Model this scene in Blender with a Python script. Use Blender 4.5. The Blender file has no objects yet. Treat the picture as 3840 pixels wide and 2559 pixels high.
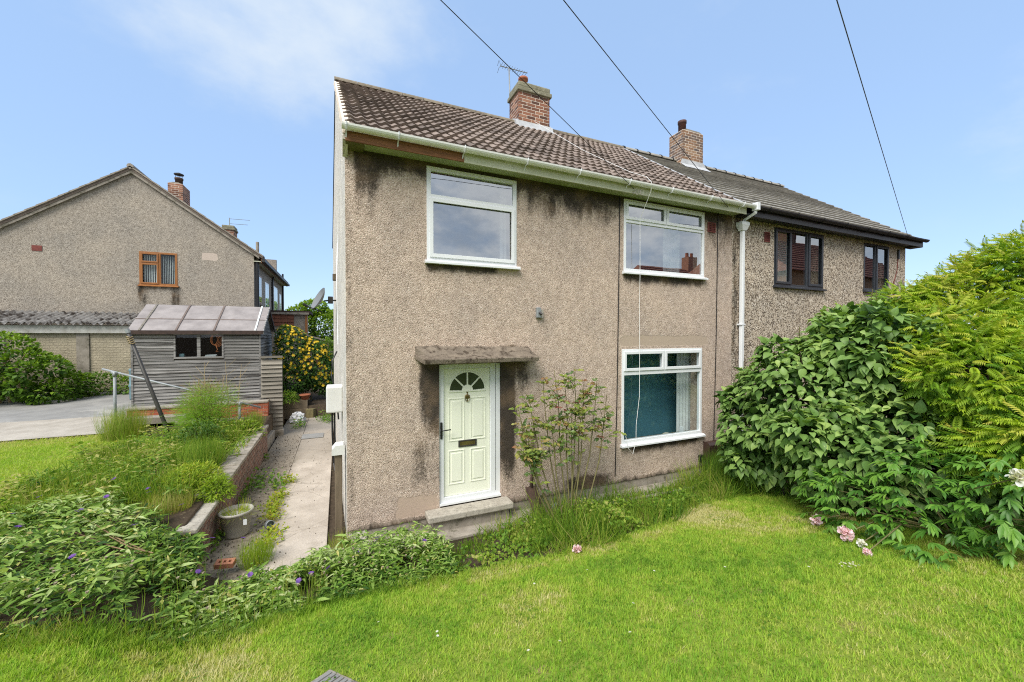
import bpy, math, random
import numpy as np
from mathutils import Vector, Matrix
rng = np.random.default_rng(11)
random.seed(5)
sc = bpy.context.scene
col = sc.collection
R = math.radians

# ------------------------------------------------------------------ camera
CAM = np.array([-0.085, -5.5, 2.58])
cd = bpy.data.cameras.new('camera'); cam = bpy.data.objects.new('camera', cd); col.objects.link(cam)
cd.sensor_width = 36; cd.lens = 13.808; cd.clip_start = .05; cd.clip_end = 800
cam.location = CAM; cam.rotation_euler = (R(90 - .88), 0, R(-23.774))
sc.camera = cam

# ------------------------------------------------------------------ sky, sun, exposure
SUN = Vector((-.62, -.50, .95)).normalized()
w = bpy.data.worlds.new('World'); sc.world = w; w.use_nodes = True
nt = w.node_tree; nt.nodes.clear()
o = nt.nodes.new('ShaderNodeOutputWorld'); bg = nt.nodes.new('ShaderNodeBackground'); bg.inputs[1].default_value = .15
sky = nt.nodes.new('ShaderNodeTexSky'); sky.sky_type = 'NISHITA'; sky.sun_disc = False
sky.sun_elevation = math.asin(SUN.z); sky.sun_rotation = math.atan2(SUN.x, SUN.y)
sky.air_density = 1.0; sky.dust_density = .4; sky.ozone_density = 1.3; sky.altitude = 50
L = nt.links.new
tc = nt.nodes.new('ShaderNodeTexCoord'); mp = nt.nodes.new('ShaderNodeMapping'); mp.inputs['Scale'].default_value = (1, 1, 1.7); mp.inputs['Location'].default_value = (.62, .1, .30)
n1 = nt.nodes.new('ShaderNodeTexNoise'); n1.inputs['Scale'].default_value = 2.6; n1.inputs['Detail'].default_value = 7; n1.inputs['Roughness'].default_value = .56
L(tc.outputs['Generated'], mp.inputs[0]); L(mp.outputs[0], n1.inputs[0])
dt = nt.nodes.new('ShaderNodeVectorMath'); dt.operation = 'DOT_PRODUCT'; dt.inputs[1].default_value = (-.10, .77, .63); L(tc.outputs['Generated'], dt.inputs[0])
def wmath(op, a, b):
    x = nt.nodes.new('ShaderNodeMath'); x.operation = op
    for i, v in enumerate((a, b)):
        if isinstance(v, (int, float)): x.inputs[i].default_value = v
        else: L(v, x.inputs[i])
    return x.outputs[0]
def wrng(v, a, b):
    x = nt.nodes.new('ShaderNodeMapRange'); x.interpolation_type = 'SMOOTHSTEP'; x.inputs[1].default_value = a; x.inputs[2].default_value = b; L(v, x.inputs[0]); return x.outputs[0]
big_cloud = wmath('MULTIPLY', wrng(dt.outputs['Value'], .95, 1.0), .25)
db = nt.nodes.new('ShaderNodeVectorMath'); db.operation = 'DOT_PRODUCT'; db.inputs[1].default_value = (.1, -.9, .25); L(tc.outputs['Generated'], db.inputs[0])
street_cloud = wmath('MULTIPLY', wrng(db.outputs['Value'], -.25, .6), .36)      # the broken cloud over the street that the panes mirror
n2 = nt.nodes.new('ShaderNodeTexNoise'); n2.inputs['Scale'].default_value = 7; n2.inputs['Detail'].default_value = 8; n2.inputs['Roughness'].default_value = .6; L(mp.outputs[0], n2.inputs[0])
cl = wrng(wmath('ADD', wmath('ADD', wmath('ADD', wmath('MULTIPLY', n1.outputs[0], .7), wmath('MULTIPLY', n2.outputs[0], .3)), big_cloud), street_cloud), .55, .95)
mixf = nt.nodes.new('ShaderNodeMix'); mixf.data_type = 'RGBA'; mixf.inputs[0].default_value = .80; mixf.inputs[7].default_value = (1.12, 1.66, 2.55, 1); L(sky.outputs[0], mixf.inputs[6])
mx = nt.nodes.new('ShaderNodeMix'); mx.data_type = 'RGBA'; mx.inputs[7].default_value = (2.25, 2.5, 2.8, 1); L(mixf.outputs[2], mx.inputs[6]); L(cl, mx.inputs[0])
shade = nt.nodes.new('ShaderNodeMix'); shade.data_type = 'RGBA'; shade.inputs[6].default_value = (1.75, 1.95, 2.2, 1); shade.inputs[7].default_value = (3.0, 3.15, 3.3, 1); L(wrng(n2.outputs[0], .36, .62), shade.inputs[0])
usesh = nt.nodes.new('ShaderNodeMix'); usesh.data_type = 'RGBA'; usesh.inputs[6].default_value = (2.1, 2.4, 2.75, 1); L(wrng(db.outputs['Value'], -.25, .3), usesh.inputs[0]); L(shade.outputs[2], usesh.inputs[7]); L(usesh.outputs[2], mx.inputs[7])
L(mx.outputs[2], bg.inputs[0]); L(bg.outputs[0], o.inputs[0])
ld = bpy.data.lights.new('sun', 'SUN'); ld.energy = 2.0; ld.angle = R(38); ld.color = (1, .95, .87)
lo = bpy.data.objects.new('sun', ld); col.objects.link(lo); lo.rotation_euler = (-SUN).to_track_quat('-Z', 'Y').to_euler(); lo.location = (-10, -12, 20)
vs = sc.view_settings; vs.view_transform = 'Standard'; vs.look = 'None'; vs.gamma = 1; vs.exposure = 1.25; vs.use_curve_mapping = False
sc.cycles.max_bounces = 6; sc.cycles.transparent_max_bounces = 8; sc.cycles.use_denoising = False; sc.cycles.filter_width = 1.1

# ------------------------------------------------------------------ materials
class NT:
    def __init__(s, name):
        s.m = bpy.data.materials.new(name); s.m.use_nodes = True; s.t = s.m.node_tree
        s.b = s.t.nodes['Principled BSDF']; s.out = s.t.nodes['Material Output']
        s.co = s.t.nodes.new('ShaderNodeTexCoord').outputs['Object']
    def n(s, k, **kw):
        x = s.t.nodes.new(k)
        for a, v in kw.items():
            if a in ('op',): x.operation = v
            elif isinstance(v, tuple) and a == 'inp':
                for i, q in v: x.inputs[i].default_value = q
            else: setattr(x, a, v)
        return x
    def l(s, a, b): s.t.links.new(a, b)
    def math(s, op, a, b=None, clamp=False):
        x = s.n('ShaderNodeMath', op=op); x.use_clamp = clamp
        for i, v in enumerate((a, b)):
            if v is None: continue
            if isinstance(v, (int, float)): x.inputs[i].default_value = v
            else: s.l(v, x.inputs[i])
        return x.outputs[0]
    def noise(s, scale, detail=4, rough=.55, co=None, stretch=None):
        c = co or s.co
        if stretch:
            mp = s.n('ShaderNodeMapping'); mp.inputs['Scale'].default_value = stretch; s.l(c, mp.inputs[0]); c = mp.outputs[0]
        x = s.n('ShaderNodeTexNoise'); x.inputs['Scale'].default_value = scale; x.inputs['Detail'].default_value = detail; x.inputs['Roughness'].default_value = rough
        s.l(c, x.inputs[0]); return x.outputs[0]
    def ramp(s, v, stops, interp='LINEAR'):
        x = s.n('ShaderNodeValToRGB'); cr = x.color_ramp; cr.interpolation = interp
        while len(cr.elements) < len(stops): cr.elements.new(.5)
        for e, (p, c) in zip(cr.elements, stops):
            e.position = p; e.color = (*c, 1) if len(c) == 3 else c
        s.l(v, x.inputs[0]); return x.outputs[0]
    def rng(s, v, a, b, c=0., d=1., smooth=True):
        x = s.n('ShaderNodeMapRange'); x.interpolation_type = 'SMOOTHSTEP' if smooth else 'LINEAR'; x.clamp = True if not smooth else x.clamp
        for i, q in zip((1, 2, 3, 4), (a, b, c, d)): x.inputs[i].default_value = q
        s.l(v, x.inputs[0]); return x.outputs[0]
    def mix(s, f, a, b, mode='MIX'):
        x = s.n('ShaderNodeMix'); x.data_type = 'RGBA'; x.blend_type = mode
        for i, v in ((0, f), (6, a), (7, b)):
            if isinstance(v, (int, float)): x.inputs[i].default_value = v
            elif isinstance(v, tuple): x.inputs[i].default_value = (*v, 1)
            else: s.l(v, x.inputs[i])
        return x.outputs[2]
    def bump(s, hgt, dist, strength=1.):
        x = s.n('ShaderNodeBump'); x.inputs['Distance'].default_value = dist; x.inputs['Strength'].default_value = strength
        s.l(hgt, x.inputs['Height']); s.l(x.outputs[0], s.b.inputs['Normal'])
    def fin(s, c, rough=.8, spec=.3, metal=0):
        if isinstance(c, tuple): s.b.inputs['Base Color'].default_value = (*c, 1)
        else: s.l(c, s.b.inputs['Base Color'])
        if isinstance(rough, (int, float)): s.b.inputs['Roughness'].default_value = rough
        else: s.l(rough, s.b.inputs['Roughness'])
        s.b.inputs['Specular IOR Level'].default_value = spec; s.b.inputs['Metallic'].default_value = metal
        return s.m

def simple(name, c1, c2=None, scale=6, rough=.7, spec=.3, bump=None, rnd=0, stretch=None, metal=0, lo=.35, hi=.68, third=None):
    t = NT(name); c2 = c2 or tuple(v * .75 for v in c1)
    c = t.ramp(t.noise(scale, 5, .6, stretch=stretch), [(lo, c2), (hi, c1)])
    if third:
        c = t.mix(t.rng(t.noise(third[1], 6, .7, stretch=stretch), third[2], third[3]), c, third[0])
    if rnd:
        oi = t.n('ShaderNodeObjectInfo').outputs['Random']
        c = t.mix(1., c, t.ramp(oi, [(0, (1 - rnd,) * 3), (1, (1 + rnd * .5,) * 3)]), 'MULTIPLY')
    if bump: t.bump(t.noise(bump[0], 5, .65, stretch=stretch), bump[1], .7)
    return t.fin(c, rough, spec, metal)

def rectmask(t, xyz, rect, soft, ax=(0, 2)):
    a, b = xyz[ax[0]], xyz[ax[1]]; x0, x1, z0, z1 = rect; sx, szl, szh = soft
    m = t.math('MULTIPLY', t.rng(a, x0 - sx, x0 + sx), t.rng(a, x1 - sx, x1 + sx, 1, 0))
    n = t.math('MULTIPLY', t.rng(b, z0 - szl, z0 + szl), t.rng(b, z1 - szh, z1 + szh, 1, 0))
    return t.math('MULTIPLY', m, n)

def pebble(name, stops, scale=52, stains=(), patches=(), tone=((.88, .87, .87), (1.08, 1.04, 1.0)), bump=.008, dark=(.032, .026, .02)):
    t = NT(name)
    v = t.n('ShaderNodeTexVoronoi'); v.inputs['Scale'].default_value = scale; t.l(t.co, v.inputs['Vector'])
    g = t.n('ShaderNodeRGBToBW'); t.l(v.outputs['Color'], g.inputs[0])
    c = t.ramp(g.outputs[0], stops)
    c = t.mix(1., c, t.ramp(t.noise(1.1, 6, .6), [(.34, tone[0]), (.66, tone[1])]), 'MULTIPLY')
    c = t.mix(1., c, t.ramp(t.noise(9, 4, .6), [(.35, (.84, .83, .82)), (.6, (1.04,) * 3)]), 'MULTIPLY')
    hb = t.math('SUBTRACT', 1., v.outputs['Distance'])
    sp = t.n('ShaderNodeSeparateXYZ'); t.l(t.co, sp.inputs[0]); xyz = sp.outputs
    for rect, soft, pc in patches:
        nz = t.noise(5, 5, .6)
        mk = t.rng(t.math('ADD', rectmask(t, xyz, rect, soft), t.math('MULTIPLY', t.math('SUBTRACT', nz, .5), 1.7)), .42, .60)
        c = t.mix(mk, c, t.mix(t.noise(24, 4, .6), pc, tuple(q * .72 for q in pc)))
        hb = t.math('MULTIPLY', hb, t.math('SUBTRACT', 1., t.math('MULTIPLY', mk, .8)))
    if stains:
        at = t.n('ShaderNodeAttribute'); at.attribute_name = 'stain'; tot = at.outputs['Fac']
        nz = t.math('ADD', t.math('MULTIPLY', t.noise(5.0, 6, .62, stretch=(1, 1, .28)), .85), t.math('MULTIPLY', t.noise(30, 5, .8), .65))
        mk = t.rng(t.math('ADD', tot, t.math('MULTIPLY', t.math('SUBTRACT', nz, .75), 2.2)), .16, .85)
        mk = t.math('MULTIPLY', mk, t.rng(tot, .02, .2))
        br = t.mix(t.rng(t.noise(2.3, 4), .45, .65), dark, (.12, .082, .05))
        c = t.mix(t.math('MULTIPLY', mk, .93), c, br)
    t.bump(hb, bump, .8)
    return t.fin(c, .92, .15)

PB = [(.0, (.24, .19, .155)), (.22, (.42, .335, .275)), (.5, (.545, .445, .37)), (.78, (.605, .505, .43)), (1, (.75, .68, .61))]
EAVE = 5.06
m_front = pebble('front pebbledash', PB, 78,
    stains=[((.12, 7.4, 4.70, 5.2), (.10, .34, .05), 1.0), ((.95, 1.24, 1.15, 2.30), (.10, .60, .05), 1.05), ((2.10, 2.44, .70, 2.30), (.10, .75, .05), 1.12),
            ((1.06, 2.10, 3.46, 3.66), (.10, .12, .04), .88), ((4.5, 6.4, 3.50, 3.70), (.12, .12, .04), .82), ((4.6, 6.35, .48, .68), (.15, .12, .03), .88),
            ((.02, .40, 4.3, 5.1), (.06, .5, .05), .55), ((.0, 7.3, -.2, .03), (.05, .05, .06), .62), ((3.2, 4.3, .02, .2), (.25, .06, .06), .72)],
    patches=[((.62, 1.2, .06, .34), (.10, .08, .09), (.54, .42, .33)), ((4.40, 6.55, 2.38, 2.56), (.12, .05, .06), (.52, .415, .325)), ((.0, 7.3, -.1, .05), (.1, .05, .09), (.42, .34, .275))])
m_gable = pebble('gable pebbledash', [(0, (.22, .20, .17)), (.2, (.48, .46, .41)), (.5, (.66, .63, .57)), (1, (.82, .80, .74))], 46, stains=[((-1, 1, -.2, .05), (.1, .1, .1), .4)])
m_fb = pebble('neighbour pebbledash', [(0, (.035, .03, .028)), (.26, (.20, .16, .125)), (.42, (.46, .39, .31)), (.68, (.58, .51, .42)), (1, (.80, .75, .67))], 46,
    stains=[((7.2, 14.2, 4.95, 5.2), (.1, .18, .05), .55)], bump=.010)
m_left = pebble('grey pebbledash', [(0, (.20, .175, .145)), (.3, (.31, .28, .24)), (.55, (.38, .345, .295)), (1, (.48, .445, .39))], 44,
    stains=[((-6.5, -5.3, 3.7, 4.4), (.2, .45, .05), .48)], patches=[((-4.85, -4.35, 5.45, 5.72), (.05, .04, .04), (.62, .52, .44))], bump=.01)

m_white = simple('white upvc', (.80, .82, .84), (.74, .76, .78), 3, .28, .5)
m_gutter = simple('weathered white gutter', (.87, .87, .86), (.81, .81, .78), 3, .4, .4, third=((.46, .48, .34), 7, .66, .82))
m_fascia = simple('weathered fascia', (.62, .63, .50), (.50, .51, .36), 5, .6, .3, third=((.20, .14, .06), 6, .62, .75), stretch=(.5, 1, 1))
m_soffit = simple('algae soffit', (.42, .45, .27), (.30, .33, .18), 2.5, .7)
m_brown = simple('bare fascia timber', (.30, .135, .065), (.17, .08, .04), 14, .7, .2, stretch=(.25, 1, 3))
m_cream = simple('cream door skin', (.85, .87, .735), (.825, .845, .71), 2, .32, .45)
m_anth = simple('anthracite upvc', (.035, .04, .05), (.03, .034, .042), 3, .35, .45)
m_black = simple('black plastic', (.02, .02, .022), (.014, .014, .015), 4, .4, .4)
m_tile = simple('brown concrete tile', (.25, .20, .168), (.185, .147, .122), 9, .85, .15, bump=(60, .004), rnd=.36, third=((.36, .32, .26), 16, .60, .74))
m_ridge = simple('mossy ridge', (.30, .26, .20), (.20, .17, .13), 12, .9, .1, bump=(30, .012), rnd=.2, third=((.12, .10, .06), 10, .5, .7))
m_tileb = simple('grey concrete tile', (.38, .36, .315), (.27, .255, .225), 5, .75, .25, rnd=.15, bump=(40, .003), third=((.30, .29, .25), 9, .55, .75))
m_deck = simple('roof felt underlay', (.035, .03, .028), None, 5, .9)
m_mortar = simple('mortar', (.74, .65, .55), (.62, .54, .45), 30, .95, .1, bump=(60, .004))
def brickmat(name, stops, dirt=.0):
    t = NT(name); oi = t.n('ShaderNodeObjectInfo').outputs['Random']
    c = t.ramp(oi, stops); c = t.mix(1., c, t.ramp(t.noise(28, 5, .7), [(.3, (.72,) * 3), (.7, (1.14,) * 3)]), 'MULTIPLY')
    if dirt: c = t.mix(t.rng(t.noise(3.5, 5, .65), .5 - dirt * .2, .7 - dirt * .2), c, t.mix(t.noise(9), (.20, .19, .165), (.34, .325, .29)))
    t.bump(t.noise(45, 5, .7), .006, .7); return t.fin(c, .9, .12)
m_brick = brickmat('chimney brick', [(0, (.115, .065, .052)), (.3, (.22, .105, .07)), (.6, (.33, .15, .095)), (1, (.40, .21, .135))])
m_brickb = brickmat('multi brick', [(0, (.12, .10, .10)), (.4, (.20, .135, .10)), (.7, (.29, .165, .10)), (1, (.36, .235, .15))])
m_brickr = brickmat('red wall brick', [(0, (.28, .08, .05)), (.5, (.40, .115, .065)), (1, (.46, .17, .10))])
m_brickw = brickmat('weathered wall brick', [(0, (.15, .085, .065)), (.5, (.23, .105, .075)), (1, (.30, .15, .11))], .55)
m_stonecap = simple('lichen stone cap', (.30, .285, .20), (.20, .19, .135), 10, .95, .1, bump=(26, .02), third=((.48, .46, .36), 16, .58, .7))
m_pot = simple('terracotta', (.42, .15, .075), (.30, .105, .06), 8, .75, .2)
m_lead = simple('lead flashing', (.55, .56, .57), (.40, .41, .42), 6, .55, .4)
m_conc = simple('old concrete', (.38, .34, .29), (.26, .23, .19), 5, .95, .1, bump=(50, .006), third=((.13, .12, .085), 6, .50, .70))
m_step = simple('stained concrete step', (.46, .425, .36), (.33, .30, .25), 7, .95, .1, bump=(40, .008), third=((.16, .15, .125), 26, .50, .72))
m_canopy = simple('weathered concrete canopy', (.27, .225, .175), (.175, .145, .115), 8, .97, .1, bump=(55, .02), third=((.075, .058, .044), 11, .47, .64))
m_metal = simple('galvanised steel', (.34, .36, .37), (.25, .27, .28), 8, .6, .4, metal=.3)
m_darkmetal = simple('dark painted steel', (.055, .05, .045), (.03, .028, .025), 8, .5, .4)
m_rust = simple('rusty steel', (.10, .062, .045), (.06, .04, .032), 12, .85, .2, bump=(40, .004))
m_brass = simple('aged brass', (.30, .23, .09), (.17, .13, .055), 12, .4, .5, metal=.7)
m_board = simple('weathered shed board', (.37, .36, .345), (.135, .128, .12), 7, .9, .1, bump=(26, .008), rnd=.34, stretch=(.16, .16, 5), third=((.04, .035, .03), 4, .52, .66))
m_fence = simple('grey fence board', (.30, .275, .235), (.175, .158, .132), 7, .9, .1, bump=(26, .008), rnd=.3, stretch=(.2, .2, 4))
m_felt = simple('mineral roof felt', (.34, .31, .30), (.245, .222, .216), 3, .95, .15, bump=(90, .004), third=((.21, .165, .15), 2.2, .6, .72))
m_felttrim = simple('felt edge', (.075, .05, .042), (.045, .032, .028), 9, .9)
m_timber = simple('old timber', (.21, .165, .115), (.125, .098, .068), 8, .9, .1, bump=(20, .008), stretch=(1, 1, .2))
m_oak = simple('golden oak upvc', (.36, .15, .045), (.27, .105, .03), 9, .4, .4, stretch=(1, 1, .2))
m_asph = simple('worn asphalt', (.30, .295, .28), (.235, .23, .22), 2.5, .95, .1, bump=(80, .006), third=((.40, .385, .355), 1.3, .5, .7))
m_soil = simple('garden soil', (.085, .062, .042), (.05, .038, .026), 9, .97, .1, bump=(20, .03), third=((.20, .165, .10), 14, .58, .7))
m_lawnbase = simple('lawn thatch', (.24, .30, .045), (.15, .21, .03), 18, .95, .1, third=((.26, .22, .085), 3, .58, .72))
m_corr = simple('corrugated sheet', (.40, .385, .36), (.24, .22, .20), 5, .9, .1, third=((.06, .048, .04), 3, .46, .62))
m_curtain = simple('white curtain', (.72, .74, .73), (.60, .62, .62), 5, .9)
m_teal = simple('blue painted wall', (.13, .32, .39), (.10, .26, .32), .9, .8)
m_room = simple('room plaster', (.30, .32, .33), None, 2, .9)
m_dark = simple('dark interior', (.05, .05, .045), None, 3, .9)
m_redtile = simple('red clay tile', (.30, .125, .08), (.21, .085, .055), 5, .85, rnd=.1)
m_airbrick = simple('red air brick', (.24, .07, .055), (.15, .045, .04), 8, .85)
m_plastic = simple('grey plastic', (.42, .395, .35), (.36, .335, .295), 5, .5, .4)
m_bag = simple('white plastic bag', (.72, .72, .72), (.45, .45, .46), 4, .35, .5)
m_orange = simple('orange hose', (.55, .17, .06), None, 5, .5)
m_meter = simple('white meter box', (.72, .72, .70), (.62, .62, .59), 4, .5, .4)
m_blue = simple('pale blue plastic', (.17, .27, .30), (.13, .21, .24), 4, .5)

m_drive = simple('gritty concrete', (.46, .42, .36), (.35, .315, .265), 3, .95, .1, bump=(60, .006), third=((.26, .23, .18), 30, .55, .7))
def pathmat():
    t = NT('path concrete'); sp = t.n('ShaderNodeSeparateXYZ'); t.l(t.co, sp.inputs[0])
    c = t.ramp(t.noise(2.2, 6, .65), [(.35, (.40, .345, .285)), (.65, (.54, .475, .40))])
    c = t.mix(1., c, t.ramp(t.noise(70, 4, .7), [(.3, (.80,) * 3), (.65, (1.08,) * 3)]), 'MULTIPLY')
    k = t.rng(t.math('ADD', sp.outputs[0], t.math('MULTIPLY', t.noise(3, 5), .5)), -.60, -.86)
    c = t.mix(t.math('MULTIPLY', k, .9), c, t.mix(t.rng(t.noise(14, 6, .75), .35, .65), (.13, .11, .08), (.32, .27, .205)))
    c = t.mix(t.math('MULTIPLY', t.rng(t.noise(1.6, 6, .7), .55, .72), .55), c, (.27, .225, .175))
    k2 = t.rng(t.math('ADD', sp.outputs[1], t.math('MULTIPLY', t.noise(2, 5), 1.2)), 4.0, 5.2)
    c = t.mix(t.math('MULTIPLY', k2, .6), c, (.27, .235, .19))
    v = t.n('ShaderNodeTexVoronoi'); v.feature = 'DISTANCE_TO_EDGE'; v.inputs['Scale'].default_value = .75
    ds = t.n('ShaderNodeMix'); ds.data_type = 'VECTOR'; ds.inputs[0].default_value = .12; t.l(t.co, ds.inputs[4])
    nx = t.n('ShaderNodeTexNoise'); nx.inputs['Scale'].default_value = 3; t.l(t.co, nx.inputs[0]); t.l(nx.outputs['Color'], ds.inputs[5]); t.l(ds.outputs[1], v.inputs['Vector'])
    c = t.mix(t.math('MULTIPLY', t.rng(v.outputs['Distance'], .0, .006, 1, 0), .35), c, (.085, .07, .05))
    t.bump(t.noise(90, 4, .7), .005, .6); return t.fin(c, .95, .1)
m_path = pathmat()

def glassmat(name, f0=.2, tint=(.88, .94, .94)):
    t = NT(name); tr = t.n('ShaderNodeBsdfTransparent'); tr.inputs[0].default_value = (*tint, 1)
    gl = t.n('ShaderNodeBsdfGlossy'); gl.inputs['Roughness'].default_value = .0
    lw = t.n('ShaderNodeLayerWeight'); fac = t.math('ADD', t.math('MULTIPLY', t.math('POWER', lw.outputs['Facing'], 4.), 1 - f0), f0)
    b = t.n('ShaderNodeBump'); b.inputs['Distance'].default_value = .004; b.inputs['Strength'].default_value = .2; t.l(t.noise(1.3, 2), b.inputs['Height']); t.l(b.outputs[0], gl.inputs['Normal'])
    ms = t.n('ShaderNodeMixShader'); t.l(fac, ms.inputs[0]); t.l(tr.outputs[0], ms.inputs[1]); t.l(gl.outputs[0], ms.inputs[2]); t.l(ms.outputs[0], t.out.inputs[0])
    return t.m
m_glass = glassmat('double glazing', .50); m_thin = glassmat('thin glass', .06); m_glasslow = glassmat('lower glazing', .07); m_glassb = glassmat('neighbour glazing', .40)

def leafmat(name, stops, rough=.5, trans=.35, spec=.35, vein=True):
    t = NT(name); at = t.n('ShaderNodeAttribute'); at.attribute_name = 'tint'
    c = t.ramp(at.outputs['Fac'], stops)
    c = t.mix(1., c, t.ramp(t.noise(35, 3, .6), [(.3, (.82,) * 3), (.7, (1.1,) * 3)]), 'MULTIPLY')
    t.fin(c, rough, spec)
    tl = t.n('ShaderNodeBsdfTranslucent'); t.l(t.mix(1., c, (1.25, 1.3, .55), 'MULTIPLY'), tl.inputs[0])
    ms = t.n('ShaderNodeMixShader'); ms.inputs[0].default_value = trans
    t.l(t.b.outputs[0], ms.inputs[1]); t.l(tl.outputs[0], ms.inputs[2]); t.l(ms.outputs[0], t.out.inputs[0])
    return t.m
m_grass = leafmat('lawn blades', [(0, (.11, .23, .024)), (.33, (.245, .43, .042)), (.62, (.39, .53, .06)), (.85, (.52, .51, .14)), (1, (.62, .58, .29))], .6, .4, .2)
m_weed = leafmat('weed leaves', [(0, (.05, .13, .016)), (.45, (.14, .27, .026)), (.8, (.29, .38, .045)), (1, (.48, .42, .16))], .55, .4, .25)
m_lime = leafmat('lime spurge leaves', [(0, (.13, .25, .02)), (.6, (.29, .41, .03)), (1, (.46, .40, .05))], .55, .4, .25)
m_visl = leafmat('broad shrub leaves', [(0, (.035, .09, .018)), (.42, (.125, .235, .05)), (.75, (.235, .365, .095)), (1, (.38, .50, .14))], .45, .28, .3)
m_gold = leafmat('golden frond leaves', [(0, (.06, .16, .015)), (.4, (.17, .32, .02)), (.75, (.36, .48, .03)), (1, (.54, .52, .08))], .5, .4, .3)
m_peony = leafmat('peony leaves', [(0, (.025, .085, .012)), (.45, (.085, .22, .028)), (.8, (.18, .35, .045)), (1, (.34, .46, .09))], .42, .25, .35)
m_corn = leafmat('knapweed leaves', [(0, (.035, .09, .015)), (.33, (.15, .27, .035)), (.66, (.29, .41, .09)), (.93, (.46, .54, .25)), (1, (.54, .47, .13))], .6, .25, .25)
m_rose = leafmat('rose leaves', [(0, (.05, .10, .035)), (.35, (.115, .18, .04)), (.66, (.27, .32, .06)), (.84, (.30, .19, .08)), (1, (.26, .085, .06))], .4, .25, .4)
m_fenn = leafmat('fennel fronds', [(0, (.13, .27, .028)), (.6, (.30, .50, .06)), (.9, (.25, .35, .08)), (1, (.35, .24, .15))], .6, .4, .2)
m_lsh = leafmat('hedge leaves', [(0, (.04, .10, .015)), (.5, (.12, .23, .022)), (1, (.26, .37, .035))], .5, .35, .3)
m_kerr = leafmat('kerria leaves', [(0, (.022, .062, .012)), (.5, (.055, .13, .02)), (1, (.13, .22, .035))], .5, .3, .3)
m_tree = leafmat('bright tree leaves', [(0, (.07, .16, .02)), (.5, (.18, .32, .028)), (1, (.33, .44, .05))], .5, .4, .3)
m_stem = simple('green brown stem', (.17, .16, .06), (.10, .085, .035), 10, .7)
m_bark = simple('bark', (.12, .09, .065), (.07, .053, .04), 12, .9, bump=(20, .01))
m_straw = simple('dry stalk', (.45, .36, .20), (.30, .22, .12), 10, .85)
m_cane = simple('brown cane', (.26, .18, .09), (.17, .11, .06), 12, .85)
m_yellow = leafmat('yellow petals', [(0, (.78, .50, .02)), (1, (.86, .66, .07))], .5, .3, .2)
m_pink = leafmat('pink petals', [(0, (.78, .42, .55)), (.5, (.85, .58, .68)), (1, (.90, .78, .82))], .5, .3, .2)
m_whitep = leafmat('white petals', [(0, (.74, .70, .62)), (1, (.86, .86, .85))], .5, .3, .2)
m_purple = leafmat('purple petals', [(0, (.10, .05, .25)), (1, (.30, .14, .50))], .5, .3, .2)
m_seed = simple('seed head', (.40, .35, .24), (.16, .12, .08), 60, .9)

# ------------------------------------------------------------------ object helpers
LOC = {}
def link(ob, parent=None, label=None, cat=None, group=None, kind=None):
    col.objects.link(ob)
    if parent is not None:
        ob.parent = parent; ob.matrix_parent_inverse = Matrix.Translation(-Vector(LOC.get(parent.name, (0, 0, 0))))
    if label: ob['label'] = label
    if cat: ob['category'] = cat
    if group: ob['group'] = group
    if kind: ob['kind'] = kind
    return ob
def thing(name, loc, label, cat, group=None):
    e = bpy.data.objects.new(name, None); e.location = loc; e.empty_display_size = .1
    link(e, None, label, cat, group); LOC[e.name] = tuple(loc); return e

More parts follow.
